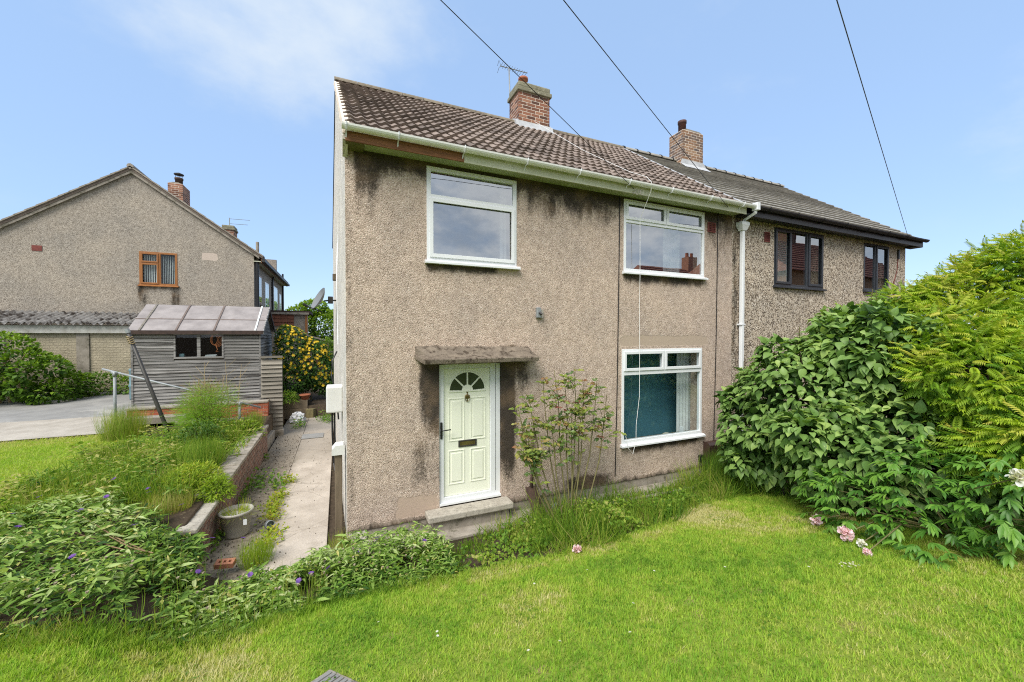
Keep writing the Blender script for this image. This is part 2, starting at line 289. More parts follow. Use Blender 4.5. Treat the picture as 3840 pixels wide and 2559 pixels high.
class MB:
    def __init__(s): s.v = []; s.f = []
    def add(s, vs, fs):
        b = len(s.v); s.v += [tuple(p) for p in vs]; s.f += [tuple(b + i for i in f) for f in fs]; return s
    def box(s, x0, x1, y0, y1, z0, z1):
        return s.add([(x0, y0, z0), (x1, y0, z0), (x1, y1, z0), (x0, y1, z0), (x0, y0, z1), (x1, y0, z1), (x1, y1, z1), (x0, y1, z1)],
                     [(0, 3, 2, 1), (4, 5, 6, 7), (0, 1, 5, 4), (1, 2, 6, 5), (2, 3, 7, 6), (3, 0, 4, 7)])
    def quad(s, *p): return s.add(p, [tuple(range(len(p)))])
    def prism(s, poly, a, b, ax='y'):
        """poly: 2D points in the plane across axis ax, extruded from a to b (a, b scalars)"""
        def P(p, t): return {'y': (p[0], t, p[1]), 'x': (t, p[0], p[1]), 'z': (p[0], p[1], t)}[ax]
        n = len(poly); vs = [P(p, a) for p in poly] + [P(p, b) for p in poly]
        fs = [tuple(range(n)), tuple(range(2 * n - 1, n - 1, -1))] + [(i, (i + 1) % n, n + (i + 1) % n, n + i) for i in range(n)]
        return s.add(vs, fs)
    def tube(s, pts, r, n=8, caps=True):
        pts = [Vector(p) for p in pts]; rs = r if isinstance(r, (list, tuple)) else [r] * len(pts); vs = []; up = Vector((.13, .27, .95))
        for i, p in enumerate(pts):
            d = (pts[min(i + 1, len(pts) - 1)] - pts[max(i - 1, 0)]).normalized()
            u = d.cross(up)
            if u.length < .1: u = d.cross(Vector((1, 0, 0)))
            u.normalize(); q = d.cross(u)
            vs += [p + (u * math.cos(2 * math.pi * k / n) + q * math.sin(2 * math.pi * k / n)) * rs[i] for k in range(n)]
        fs = [(i * n + k, i * n + (k + 1) % n, (i + 1) * n + (k + 1) % n, (i + 1) * n + k) for i in range(len(pts) - 1) for k in range(n)]
        if caps: fs += [tuple(range(n - 1, -1, -1)), tuple((len(pts) - 1) * n + k for k in range(n))]
        return s.add(vs, fs)
    def lathe(s, prof, c, n=20):
        vs = [(c[0] + r * math.cos(2 * math.pi * k / n), c[1] + r * math.sin(2 * math.pi * k / n), c[2] + z) for r, z in prof for k in range(n)]
        fs = [(i * n + k, i * n + (k + 1) % n, (i + 1) * n + (k + 1) % n, (i + 1) * n + k) for i in range(len(prof) - 1) for k in range(n)]
        fs += [tuple(range(n - 1, -1, -1)), tuple((len(prof) - 1) * n + k for k in range(n))]
        return s.add(vs, fs)
    def holes(s, x0, x1, z0, z1, hs, y0, y1, cut=0):
        """a wall in the xz plane from y0 (outside) to y1 with rectangular openings (x0,x1,z0,z1)"""
        xs = sorted({x0, x1, *[h[0] for h in hs], *[h[1] for h in hs]}); zs = sorted({z0, z1, *[h[2] for h in hs], *[h[3] for h in hs]})
        xs = [x for x in xs if x0 <= x <= x1]; zs = [z for z in zs if z0 <= z <= z1]
        if cut:
            fine = lambda q: sorted({round(a + (b - a) * k / max(1, round((b - a) / cut)), 5) for a, b in zip(q, q[1:]) for k in range(max(1, round((b - a) / cut)) + 1)} | set(q))
            xs, zs = fine(xs), fine(zs); xs = [v for i, v in enumerate(xs) if i == 0 or v - xs[i - 1] > 1e-4]; zs = [v for i, v in enumerate(zs) if i == 0 or v - zs[i - 1] > 1e-4]
        def solid(i, j):
            if i < 0 or j < 0 or i >= len(xs) - 1 or j >= len(zs) - 1: return False
            cx, cz = (xs[i] + xs[i + 1]) / 2, (zs[j] + zs[j + 1]) / 2
            return not any(h[0] < cx < h[1] and h[2] < cz < h[3] for h in hs)
        for i in range(len(xs) - 1):
            for j in range(len(zs) - 1):
                if not solid(i, j): continue
                a, b, c, d = xs[i], xs[i + 1], zs[j], zs[j + 1]
                s.quad((a, y0, c), (b, y0, c), (b, y0, d), (a, y0, d)); s.quad((b, y1, c), (a, y1, c), (a, y1, d), (b, y1, d))
                if not solid(i - 1, j): s.quad((a, y1, c), (a, y0, c), (a, y0, d), (a, y1, d))
                if not solid(i + 1, j): s.quad((b, y0, c), (b, y1, c), (b, y1, d), (b, y0, d))
                if not solid(i, j - 1): s.quad((a, y1, c), (b, y1, c), (b, y0, c), (a, y0, c))
                if not solid(i, j + 1): s.quad((a, y0, d), (b, y0, d), (b, y1, d), (a, y1, d))
        return s
    def mesh(s, name, mat, smooth=False):
        me = bpy.data.meshes.new(name); me.from_pydata(s.v, [], s.f); me.materials.append(mat)
        if smooth: me.polygons.foreach_set('use_smooth', [True] * len(me.polygons))
        me.update(); return me
    def build(s, name, mat, parent=None, smooth=False, bevel=0, **kw):
        me = s.mesh(name, mat, smooth)
        if bevel:
            import bmesh
            bm = bmesh.new(); bm.from_mesh(me); bmesh.ops.remove_doubles(bm, verts=bm.verts, dist=1e-5); bm.to_mesh(me); bm.free()
        ob = bpy.data.objects.new(name, me)
        link(ob, parent, **kw)
        if bevel:
            bv = ob.modifiers.new('bevel', 'BEVEL'); bv.width = bevel; bv.segments = 2; bv.limit_method = 'ANGLE'
        return ob
def stain(ob, rects):
    me = ob.data; co = np.empty(len(me.vertices) * 3, np.float32); me.vertices.foreach_get('co', co); co = co.reshape(-1, 3); v = np.zeros(len(co))
    sm = lambda a, b, x: (lambda t: t * t * (3 - 2 * t))(np.clip((x - a) / (b - a), 0, 1))
    for (x0, x1, z0, z1), (sx, sl, sh), k in rects:
        v = np.maximum(v, k * sm(x0 - sx, x0 + sx, co[:, 0]) * (1 - sm(x1 - sx, x1 + sx, co[:, 0])) * sm(z0 - sl, z0 + sl, co[:, 2]) * (1 - sm(z1 - sh, z1 + sh, co[:, 2])))
    at = me.attributes.new('stain', 'FLOAT', 'POINT'); at.data.foreach_set('value', v.astype(np.float32))
def inst(name, me, parent, loc, rot=(0, 0, 0), scale=(1, 1, 1), **kw):
    ob = bpy.data.objects.new(name, me); link(ob, parent, **kw)
    ob.location = loc; ob.rotation_euler = rot; ob.scale = scale; return ob

def npmesh(name, V, T, tint, mat, smooth=False):
    me = bpy.data.meshes.new(name); nv, nf = len(V), len(T)
    me.vertices.add(nv); me.vertices.foreach_set('co', np.ascontiguousarray(V, np.float32).ravel())
    me.loops.add(nf * 3); me.loops.foreach_set('vertex_index', np.ascontiguousarray(T, np.int32).ravel())
    me.polygons.add(nf); me.polygons.foreach_set('loop_start', np.arange(0, nf * 3, 3, dtype=np.int32))
    at = me.attributes.new('tint', 'FLOAT', 'POINT'); at.data.foreach_set('value', np.ascontiguousarray(tint, np.float32))
    me.materials.append(mat)
    if smooth: me.polygons.foreach_set('use_smooth', np.ones(nf, bool))
    me.update(calc_edges=True); return me
def unit(a): return a / np.maximum(np.linalg.norm(a, axis=-1, keepdims=True), 1e-9)
def frames(axis, normal):
    A = unit(axis); X = unit(np.cross(A, normal)); N = np.cross(X, A); return X, A, N
def scatter(tpl, P, axis, normal, size, wid=None):
    tv, tt = tpl; X, A, N = frames(axis, normal); size = np.asarray(size)[:, None, None]
    wd = size if wid is None else np.asarray(wid)[:, None, None]
    V = P[:, None, :] + wd * tv[None, :, :1] * X[:, None, :] + size * tv[None, :, 1:2] * A[:, None, :] + size * tv[None, :, 2:] * N[:, None, :]
    n = len(P); T = tt[None] + (np.arange(n) * len(tv))[:, None, None]
    return V.reshape(-1, 3), T.reshape(-1, 3)
def plant(name, tpl, P, axis, normal, size, tint, mat, parent=None, smooth=False, wid=None, **kw):
    V, T = scatter(tpl, P, axis, normal, size, wid)
    ob = bpy.data.objects.new(name, npmesh(name, V, T, np.repeat(tint, len(tpl[0])), mat, smooth)); return link(ob, parent, **kw)
def leaf_tpl(prof, fold=.18, curl=.2):
    """prof: (t, halfwidth) along the midrib; a folded, curled leaf of length 1"""
    v = []; t = []
    for a, hw in prof:
        z = -curl * a * a
        v += [(-hw, a, z + fold * hw), (0, a, z), (hw, a, z + fold * hw)]
    for i in range(len(prof) - 1):
        b = 3 * i
        for q in (0, 1): t += [(b + q, b + q + 1, b + q + 4), (b + q, b + q + 4, b + q + 3)]
    return np.array(v, float), np.array(t)
OVATE = leaf_tpl([(0, .02), (.14, .25), (.36, .34), (.62, .25), (.85, .09), (1, .0)], .35, .28)
LANCE = leaf_tpl([(0, .02), (.3, .11), (.6, .10), (1, 0)], .4, .35)
PLEAF = leaf_tpl([(0, .015), (.3, .135), (.6, .14), (.85, .06), (1, 0)], .35, .3)
SMALL = leaf_tpl([(0, .03), (.45, .30), (1, 0)], .3, .2)
BLADE = (np.array([(-.5, 0, 0), (.5, 0, 0), (-.42, .4, -.05), (.42, .4, -.05), (-.25, .75, -.2), (.25, .75, -.2), (0, 1, -.42)], float), np.array([(0, 1, 3), (0, 3, 2), (2, 3, 5), (2, 5, 4), (4, 5, 6)]))
PETAL = leaf_tpl([(0, .06), (.5, .34), (.85, .36), (1, .22)], -.5, -.35)
def frond_tpl(pairs=8):
    V = []; T = []
    def put(tv, tt, M, off):
        b = sum(len(q) for q in V); V.append(tv @ M.T + off); T.append(tt + b)
    lt = (np.array([(0, 0, 0), (-.17, .42, .03), (.17, .42, .03), (0, 1, -.28)], float), np.array([(0, 2, 3), (0, 3, 1)]))
    for i in range(pairs):
        a = .2 + .72 * i / (pairs - 1); zz = -.34 * a * a; ln = .30 * (1 - .45 * abs(a - .5))
        for sgn in (-1, 1):
            d = np.array([sgn * .72, .45, -.52]); d /= np.linalg.norm(d); x = np.cross(d, [0, 0, 1.]); x /= np.linalg.norm(x); n = np.cross(x, d)
            put(lt[0] * ln, lt[1], np.stack([x, d, n], 1), np.array([0, a, zz]))
    put(lt[0] * .3, lt[1], np.eye(3), np.array([0, .95, -.31]))
    rv = np.array([(-.012, 0, 0), (.012, 0, 0), (-.008, .5, -.085), (.008, .5, -.085), (0, 1, -.34)]); put(rv, np.array([(0, 1, 3), (0, 3, 2), (2, 3, 4)]), np.eye(3), np.zeros(3))
    return np.concatenate(V), np.concatenate(T)
FROND = frond_tpl()
def rnd(n, a=0., b=1.): return rng.uniform(a, b, n)
def rdir(n): return unit(rng.normal(size=(n, 3)))
_tab = rng.random((128, 128))
def vnoise(x, y, s):
    x = np.asarray(x) * s + 40; y = np.asarray(y) * s + 40; i = np.floor(x).astype(int); j = np.floor(y).astype(int); u = x - i; v = y - j; u = u * u * (3 - 2 * u); v = v * v * (3 - 2 * v)
    g = lambda a, b: _tab[a % 128, b % 128]
    return (g(i, j) * (1 - u) + g(i + 1, j) * u) * (1 - v) + (g(i, j + 1) * (1 - u) + g(i + 1, j + 1) * u) * v
def leafparts(parent, name, tpl, P, axis, normal, size, tint, mat, idx, smooth=False):
    """single leaves: objects that share a few meshes"""
    nv = 6; ms = [npmesh(name, tpl[0], tpl[1], np.full(len(tpl[0]), (k + .5) / nv), mat, smooth) for k in range(nv)]
    X, A, N = frames(axis, normal)
    for i in idx:
        ob = bpy.data.objects.new(name, ms[min(nv - 1, int(tint[i] * nv))]); link(ob, parent); s = float(size[i])
        ob.matrix_basis = Matrix(((X[i][0] * s, A[i][0] * s, N[i][0] * s, P[i][0]), (X[i][1] * s, A[i][1] * s, N[i][1] * s, P[i][1]), (X[i][2] * s, A[i][2] * s, N[i][2] * s, P[i][2]), (0, 0, 0, 1)))

# ------------------------------------------------------------------ ground
def ss(a, b, x): t = np.clip((x - a) / (b - a), 0, 1); return t * t * (3 - 2 * t)
def h(x, y):
    """height of the natural ground (the sunk path and house plot apart)"""
    x = np.asarray(x, float); y = np.asarray(y, float)
    zf = -.1 + .19 * np.clip(-.8 - y, 0, 5.2)
    zl = np.maximum(.40, zf) + .055 * np.clip(y - 5, 0, 12)
    k = np.where(y < .2, ss(-.95, -2.0, x), np.where(x < -1.7, 1., 0.))
    return zf * (1 - k) + zl * k
def hs(x, y):
    z = h(x, y); sunk = (np.asarray(x) > -1.7195) & (np.asarray(y) > -.4995) & (np.asarray(y) < 9.0)
    back = (np.asarray(x) > -1.7195) & (np.asarray(y) >= 9.0)
    return np.where(sunk, -.30, np.where(back, .25 + .03 * np.clip(np.asarray(y) - 9, 0, 20), z)) 
def grid(xs, ys, zf):
    X, Y = np.meshgrid(xs, ys); Z = zf(X, Y); V = np.stack([X, Y, Z], -1).reshape(-1, 3); n = len(xs)
    i, j = np.meshgrid(np.arange(n - 1), np.arange(len(ys) - 1)); a = (j * n + i).ravel()
    T = np.concatenate([np.stack([a, a + 1, a + n + 1], 1), np.stack([a, a + n + 1, a + n], 1)]); return V, T
gx = np.unique(np.concatenate([np.linspace(-300, -12, 25), np.arange(-12, 16, .25), [-1.72, -1.719], np.linspace(16, 300, 25)]))
gy = np.unique(np.concatenate([np.linspace(-300, -10, 25), np.arange(-10, 24, .25), [-.5, -.499, 8.999], np.linspace(24, 400, 30)]))
V, T = grid(gx, gy, hs)
link(bpy.data.objects.new('ground', npmesh('ground', V, T, np.zeros(len(V)), m_soil, True)), label='dark garden soil under the beds and borders', kind='structure')
EX = np.array([-9, -2.3, -1.6, -.84, -.21, .8, 1.5, 2.24, 3.18, 4.0, 5.1, 5.8, 6.05, 6.4, 12]); EY = np.array([-1.55, -1.62, -1.72, -1.62, -1.42, -1.52, -1.62, -1.70, -1.70, -1.58, -1.25, -1.2, -1.6, -2.4, -2.6])
def edge(x): return np.interp(x, EX, EY)
xs = np.arange(-8, 12.01, .1); vv = np.linspace(0, 1, 50)
X, U = np.meshgrid(xs, vv); Y = edge(X) + U * (-11 - edge(X)); Z = h(X, Y) + .012; n = len(xs)
i, j = np.meshgrid(np.arange(n - 1), np.arange(49)); a = (j * n + i).ravel()
lawn = link(bpy.data.objects.new('lawn', npmesh('lawn', np.stack([X, Y, Z], -1).reshape(-1, 3), np.concatenate([np.stack([a, a + n + 1, a + 1], 1), np.stack([a, a + n, a + n + 1], 1)]), np.zeros(X.size), m_lawnbase, True)), label='mown front lawn sloping up from the house', kind='structure')
LE = lambda y: np.interp(y, [.6, 1.2, 2.2, 3.3, 4.7, 5.6], [-3.9, -3.8, -3.65, -3.4, -3.1, -4.6])
ys = np.arange(.6, 5.65, .1); U = np.linspace(0, 1, 40); Y, U = np.meshgrid(ys, U); X = LE(Y) + U * (-14 - LE(Y)); n = len(ys); i, j = np.meshgrid(np.arange(n - 1), np.arange(39)); a = (j * n + i).ravel()
link(bpy.data.objects.new('side_lawn', npmesh('side_lawn', np.stack([X, Y, h(X, Y) + .012], -1).reshape(-1, 3), np.concatenate([np.stack([a, a + 1, a + n + 1], 1), np.stack([a, a + n + 1, a + n], 1)]), np.zeros(X.size), m_lawnbase, True)), label='strip of lawn on the raised left terrace', kind='structure')
V, T = grid(np.linspace(-40, -2.6, 40), np.linspace(6.25, 11.4, 12), lambda x, y: h(x, y) + .016)
link(bpy.data.objects.new('road', npmesh('road', V, T, np.zeros(len(V)), m_asph, True)), label='pale grey access road behind the side lawn', kind='structure')
V, T = grid(np.linspace(-40, -4.2, 40), np.linspace(5.75, 7.5, 8), lambda x, y: h(x, y) + .022)
link(bpy.data.objects.new('pavement', npmesh('pavement', V, T, np.zeros(len(V)), m_drive, True)), label='pale gritty concrete strip along the near side of the access road', kind='structure')
# path: poured slabs
path = MB().box(-1.62, 14.5, -.45, 9.0, -.30, -.155).build('path', m_soil, label='poured concrete side path and front strip', kind='structure')
def slab(x0, x1, y0, y1, z=-.12): MB().box(x0, x1, y0, y1, -.158, z + random.uniform(-.006, .004)).build('slab', m_path, path, bevel=.006)
for y0, y1 in ((-.44, .62), (.63, 2.0), (2.01, 3.35), (3.36, 4.6), (4.61, 5.9), (5.91, 7.4), (7.41, 8.99)):
    slab(-1.60, -1.0, y0, y1 + .004, -.128); slab(-.992, -.245, y0, y1 + .004)
for x0, x1 in ((-.235, 1.1), (1.11, 2.5), (2.51, 3.9), (3.91, 5.3), (5.31, 6.9)): MB().box(x0, x1, -.44, -.03, -.158, -.12 + random.uniform(-.006, .004)).build('slab', m_conc, path, bevel=.006)  # darker concrete than the side path: dirt and shade put into its colour
kb = thing('kerb', (2, -.5, -.2), 'cracked concrete kerb along the front strip of the path', 'kerb')
x = -1.7
while x < 6.8:
    ln = random.uniform(.75, 1.0); MB().box(x, x + ln - .012, -.53 + random.uniform(-.015, .015), -.452, -.28, -.075 + random.uniform(-.015, .012)).build('kerb_stone', m_conc, kb, bevel=.012); x += ln

# ------------------------------------------------------------------ window and chimney builders
def window(parent, rect, lights, mat, y=0., sashes=(), glass=None, sill=True, depth=.075, sillmat=None, label=None):
    x0, x1, z0, z1 = rect
    wn = MB().holes(x0, x1, z0, z1, lights, y - .012, y + depth - .012).build('window', mat, parent, bevel=.004, **({'label': label} if label else {}))
    for k, (a, b, c, d) in enumerate(lights):
        if k in sashes:
            q = .052; MB().holes(a - .022, b + .022, c - .022, d + .022, [(a + q - .022, b - q + .022, c + q - .022, d - q + .022)], y - .030, y - .0125).build('sash', mat, wn, bevel=.004)
            a, b, c, d = a + .03, b - .03, c + .03, d - .03
        MB().quad((a - .004, y + .012, c - .004), (b + .004, y + .012, c - .004), (b + .004, y + .012, d + .004), (a - .004, y + .012, d + .004)).build('pane', glass or m_glass, wn)
    if sill: MB().prism([(y - .075, z0 - .045), (y + .02, z0 - .045), (y + .02, z0 + .004), (y - .03, z0 + .004), (y - .075, z0 - .018)], x0 - .03, x1 + .04, 'x').build('sill', sillmat or mat, wn)
    return wn
def brickmesh(mat, L=.215, W=.1025, H=.065):
    m = MB(); j = .004; m.add([(j, 0, j), (L - j, 0, j), (L - j, 0, H - j), (j, 0, H - j), (0, j, 0), (L, j, 0), (L, j, H), (0, j, H), (0, W, 0), (L, W, 0), (L, W, H), (0, W, H)],
      [(0, 1, 2, 3), (0, 4, 5, 1), (1, 5, 6, 2), (2, 6, 7, 3), (3, 7, 4, 0), (4, 8, 9, 5), (5, 9, 10, 6), (6, 10, 11, 7), (7, 11, 8, 4), (8, 11, 10, 9)]); return m.mesh('brick', mat)
def brickbox(parent, me, x0, x1, y0, y1, z0, courses, L=.212, H=.062, gap=.0145, jig=.0015):
    """rings of bricks round a core: me has its face at y=0, length along x"""
    for k in range(courses):
        z = z0 + k * (H + gap); off = (k % 2) * .5
        for (ox, oy, rz, ln) in ((x0, y0, 0, x1 - x0), (x1, y0, math.pi / 2, y1 - y0), (x1, y1, math.pi, x1 - x0), (x0, y1, -math.pi / 2, y1 - y0)):
            n = ln / (L + gap); cuts = [0.]; p = off * (L + gap) or (L + gap)
            while p < ln - .03: cuts.append(p); p += L + gap
            cuts.append(ln + gap)
            for a, b in zip(cuts, cuts[1:]):
                if b - a < .03: continue
                c, s = math.cos(rz), math.sin(rz); e = random.uniform(-jig, jig)
                inst('brick', me, parent, (ox + c * a - s * e, oy + s * a + c * e, z), (0, 0, rz), ((b - a - gap) / .215, .55, H / .065))
def chimney(parent, x0, x1, y0, y1, z0, courses, me, cap, pots, label=None):
    zt = z0 + courses * .0765
    ch = MB().box(x0 + .004, x1 - .004, y0 + .004, y1 - .004, z0 - .35, zt).build('chimney', m_mortar, parent, **({'label': label} if label else {}))
    brickbox(ch, me, x0, x1, y0, y1, z0, courses)
    if cap:
        MB().box(x0 - .045, x1 + .045, y0 - .045, y1 + .045, zt, zt + .10).build('cap', m_stonecap, ch, bevel=.015)
        MB().box(x0 - .015, x1 + .015, y0 - .015, y1 + .015, zt + .10, zt + .235).build('cap', m_stonecap, ch, bevel=.03); zt += .23
    else: MB().prism([(x0 + .01, zt), (x1 - .01, zt), (x1 - .15, zt + .05), (x0 + .15, zt + .05)], y0 + .01, y1 - .01).build('flaunching', m_conc, ch); zt += .04
    for (px, py, r, hh, m, lb) in pots: MB().lathe([(r, 0), (r, hh * .75), (r * 1.15, hh * .78), (r * 1.15, hh), (r * .85, hh), (r * .8, hh * .6), (.01, hh * .6)], (px, py, zt - .01), 18).build('chimney_pot', m, ch, True, **({'label': lb} if lb else {}))
    return ch
bm_red = brickmesh(m_brick); bm_mul = brickmesh(m_brickb); bm_wall = brickmesh(m_brickr); bm_wth = brickmesh(m_brickw)

# ------------------------------------------------------------------ house A (the main house)
WX, RY, RZ, EY0, EZ0 = 7.20, 3.45, 7.80, -.25, 5.11     # party wall x, ridge, eave line of the tiles
DEP = 6.9; SL = math.atan2(RZ - EZ0, RY - EY0); SLEN = math.hypot(RZ - EZ0, RY - EY0); cs, sn = math.cos(SL), math.sin(SL)
A = thing('semi_detached_house', (3.6, 3, 0), 'beige pebbledashed semi detached house with brown tiled roof and cream front door', 'house')
DOOR = (1.21, 2.16, .13, 2.16); W1 = (1.04, 2.41, 3.62, 4.93); W2 = (4.46, 6.41, 3.69, 4.95); LW = (4.43, 6.37, .66, 2.33)
fw = MB().holes(0, WX, 0, EAVE, [DOOR, W1, W2, LW], 0, .26, .06).build('front_wall', m_front, A)
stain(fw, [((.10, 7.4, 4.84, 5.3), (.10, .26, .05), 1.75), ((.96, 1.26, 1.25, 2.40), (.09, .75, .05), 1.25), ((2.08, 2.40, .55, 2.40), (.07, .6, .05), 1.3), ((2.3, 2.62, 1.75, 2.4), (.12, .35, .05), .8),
    ((1.06, 2.10, 3.50, 3.70), (.10, .10, .04), 1.25), ((4.5, 6.4, 3.52, 3.75), (.12, .13, .04), 1.1), ((4.6, 6.3, .50, .72), (.12, .14, .03), 1.2), ((2.4, 4.3, 4.5, 5.3), (.3, .35, .05), .75),
    ((.10, .42, 4.4, 5.3), (.05, .55, .05), .95), ((6.5, 7.4, 4.3, 5.3), (.2, .5, .05), .7), ((-.1, 7.3, -.2, .05), (.05, .05, .06), .7), ((3.25, 4.25, .02, .22), (.25, .06, .08), 1.0), ((.8, 1.3, .3, 1.2), (.2, .4, .3), .5), ((-.1, .10, -.2, 4.9), (.05, .1, .1), .3)])
MB().box(.015, WX, .018, .26, -.16, -.002).build('plinth', m_conc, A)
GX = lambda y: -.032 * y
pz = lambda y: (EZ0 - .05) + (min(y, 2 * RY - y) - EY0) * math.tan(SL)
m = MB(); ring = [(.004, -.12), (DEP, -.12), (DEP, pz(DEP)), (RY, pz(RY)), (.004, pz(0)), ]
vo = [(GX(y) - .004, y, z) for y, z in ring]; vi = [(GX(y) + .24, y, z) for y, z in ring]
m.add(vo + vi, [(4, 3, 2, 1, 0), (5, 6, 7, 8, 9)] + [(i, (i + 1) % 5, 5 + (i + 1) % 5, 5 + i) for i in range(5)])
m.build('gable_wall', m_gable, A)
# gable return that closes the end of the eave
MB().prism([(-.22, 4.99), (0, 4.86), (0, pz(0) - .02), (-.22, pz(-.22) - .02)], -.03, .03, 'x').build('eave_end', m_gable, A)
MB().box(-.2, WX, DEP - .25, DEP, -.1, EZ0).build('rear_wall', m_gable, A)
MB().box(WX - .1, WX + .02, .26, DEP - .26, 0, 5.2).build('party_wall', m_room, A)
# rooms behind the glass
def room(parent, x0, x1, y0, y1, z0, z1, mat):
    m = MB(); m.quad((x0, y1, z0), (x1, y1, z0), (x1, y1, z1), (x0, y1, z1)); m.quad((x0, y0, z0), (x0, y1, z0), (x0, y1, z1), (x0, y0, z1)); m.quad((x1, y1, z0), (x1, y0, z0), (x1, y0, z1), (x1, y1, z1))
    m.quad((x0, y0, z1), (x0, y1, z1), (x1, y1, z1), (x1, y0, z1)); m.quad((x0, y0, z0), (x1, y0, z0), (x1, y1, z0), (x0, y1, z0)); return m.build('room', mat, parent)
def curtain(parent, x0, x1, y, z0, z1, mat=None, n=5):
    pts = [(x0 + (x1 - x0) * k / (4 * n), y + .025 * math.sin(k * math.pi / 2) + .004 * random.random()) for k in range(4 * n + 1)]
    m = MB(); m.add([(p[0], p[1], z0) for p in pts] + [(p[0], p[1], z1) for p in pts], [(k, k + 1, 4 * n + 2 + k, 4 * n + 1 + k) for k in range(4 * n)]); m.build('curtain', mat or m_curtain, parent, True)
room(A, .3, 3.2, .27, 3.4, 2.6, 5.04, m_room); room(A, 3.3, 7.08, .27, 3.4, 2.6, 5.04, m_room); room(A, 4.0, 7.0, .27, .80, .12, 2.5, m_teal); room(A, .3, 3.2, .27, 3.4, .12, 2.5, m_dark)
curtain(A, 6.10, 6.75, .36, .6, 2.4, None, 8); curtain(A, 4.38, 4.50, .34, .6, 2.4, None, 2); curtain(A, 5.72, 6.15, .36, 3.6, 4.98); curtain(A, 4.45, 4.62, .36, 3.6, 4.98, None, 2); curtain(A, 1.08, 1.2, .36, 3.6, 4.95, None, 2); curtain(A, 2.28, 2.4, .36, 3.6, 4.95, None, 2)
MB().box(4.4, 6.4, .08, .30, .60, .655).build('window_board', m_timber, A)
paper = MB().box(-.12, .12, -.08, .08, 0, .004).build('paper', m_whitep, A, label='white sheet of paper on the window board'); paper.location = (5.72, .19, .672); paper.rotation_euler = (.12, .1, .5)
MB().box(5.98, 6.05, .14, .17, .655, .80).build('window_ornament', m_white, A)
# windows
window(A, W1, [(1.10, 2.35, 4.545, 4.87), (1.10, 2.35, 3.69, 4.47)], m_white, 0, sashes=(1,), label='upstairs window over the door with one wide top light')
window(A, W2, [(4.52, 5.395, 4.62, 4.89), (5.455, 6.35, 4.62, 4.89), (4.51, 6.36, 3.745, 4.545)], m_white, 0, sashes=(0, 1), label='upstairs window with two top openers on the right')
window(A, LW, [(4.49, 5.37, 1.965, 2.27), (5.43, 6.31, 1.965, 2.27), (4.48, 6.32, .725, 1.87)], m_white, 0, sashes=(0, 1), glass=m_glasslow, label='ground floor window with blue room behind it')
# door
df = MB().holes(1.213, 2.157, .135, 2.155, [(1.285, 2.0, .235, 2.09)], .035, .12).build('door_frame', m_white, A, bevel=.005)
MB().box(2.078, 2.084, .033, .036, .22, 2.15).build('frame_joint', m_black, df)
MB().box(1.213, 2.157, .0, .034, .135, .165).build('threshold', m_white, df)
DR = MB().box(1.29, 1.995, .062, .11, .24, 2.085).build('door', m_cream, A, label='cream panelled door with a half round light')
def dpanel(x0, x1, z0, z1):
    MB().holes(x0, x1, z0, z1, [(x0 + .016, x1 - .016, z0 + .016, z1 - .016)], .055, .062).build('moulding', m_cream, DR, bevel=.004)
    MB().box(x0 + .045, x1 - .045, .054, .062, z0 + .045, z1 - .045).build('panel', m_cream, DR, bevel=.006)
for x0, x1 in ((1.355, 1.60), (1.685, 1.93)): dpanel(x0, x1, 1.03, 1.66); dpanel(x0, x1, .40, .90)
fx, fz, fr = 1.6425, 1.765, .285
ar = MB(); seg = 28
def arcpts(r, a0, a1, n): return [(fx + r * math.cos(a0 + (a1 - a0) * k / n), fz + r * math.sin(a0 + (a1 - a0) * k / n)) for k in range(n + 1)]
outer = arcpts(fr, 0, math.pi, seg); inn = arcpts(fr - .018, 0, math.pi, seg)
for k in range(seg): ar.prism([outer[k], outer[k + 1], inn[k + 1], inn[k]], .050, .0615)
ar.box(fx - fr, fx + fr, .0495, .0615, fz - .018, fz - .0005); ar.prism(arcpts(.085, .0, math.pi, 14), .0488, .0615)
for k in (1, 2, 3):
    a = math.pi * k / 4; d = Vector((math.cos(a), math.sin(a))); q = Vector((-d.y, d.x)) * .011; c = Vector((fx, fz)); p0, p1 = c + d * .08, c + d * (fr - .009)
    ar.prism([tuple(p0 - q), tuple(p1 - q), tuple(p1 + q), tuple(p0 + q)], .0492, .0613)
ar.build('fanlight_bars', m_cream, DR)
for k in range(4):
    a0, a1 = math.pi * k / 4 + .05, math.pi * (k + 1) / 4 - .05
    MB().prism(arcpts(fr - .012, a0, a1, 8) + arcpts(.08, a1, a0, 5), .0565, .0617).build('pane', simple('obscured glass', (.030, .042, .032), (.018, .026, .020), 8, .12, .5), DR)
kn = MB().lathe([(.004, 0), (.012, .01), (.006, .03), (.034, .055), (.040, .085), (.014, .105), (.006, .12), (.015, .13), (.010, .145), (.003, .155)], (0, 0, 0), 14).build('knocker', m_brass, DR, True)
kn.matrix_basis = Matrix.Translation((1.6425, .058, 1.60)) @ Matrix.Diagonal((1, .35, 1, 1))
MB().tube([(1.6425 + .036 * math.cos(t), .045, 1.645 + .042 * math.sin(t)) for t in [k * 2 * math.pi / 20 for k in range(21)]], .005, 6).build('knocker_ring', m_brass, DR, True)
lb = MB().holes(1.505, 1.785, .935, 1.035, [(1.53, 1.76, .955, 1.015)], .050, .062).build('letterbox', m_darkmetal, DR, bevel=.003); MB().box(1.53, 1.76, .055, .061, .955, 1.015).build('flap', m_brass, lb, bevel=.002)
hd = MB().box(1.232, 1.262, .018, .036, 1.09, 1.33).build('handle', m_black, DR, bevel=.006); MB().tube([(1.247, .02, 1.22), (1.247, -.02, 1.22), (1.262, -.032, 1.221), (1.37, -.034, 1.228)], .0085, 8).build('lever', m_black, hd, True)
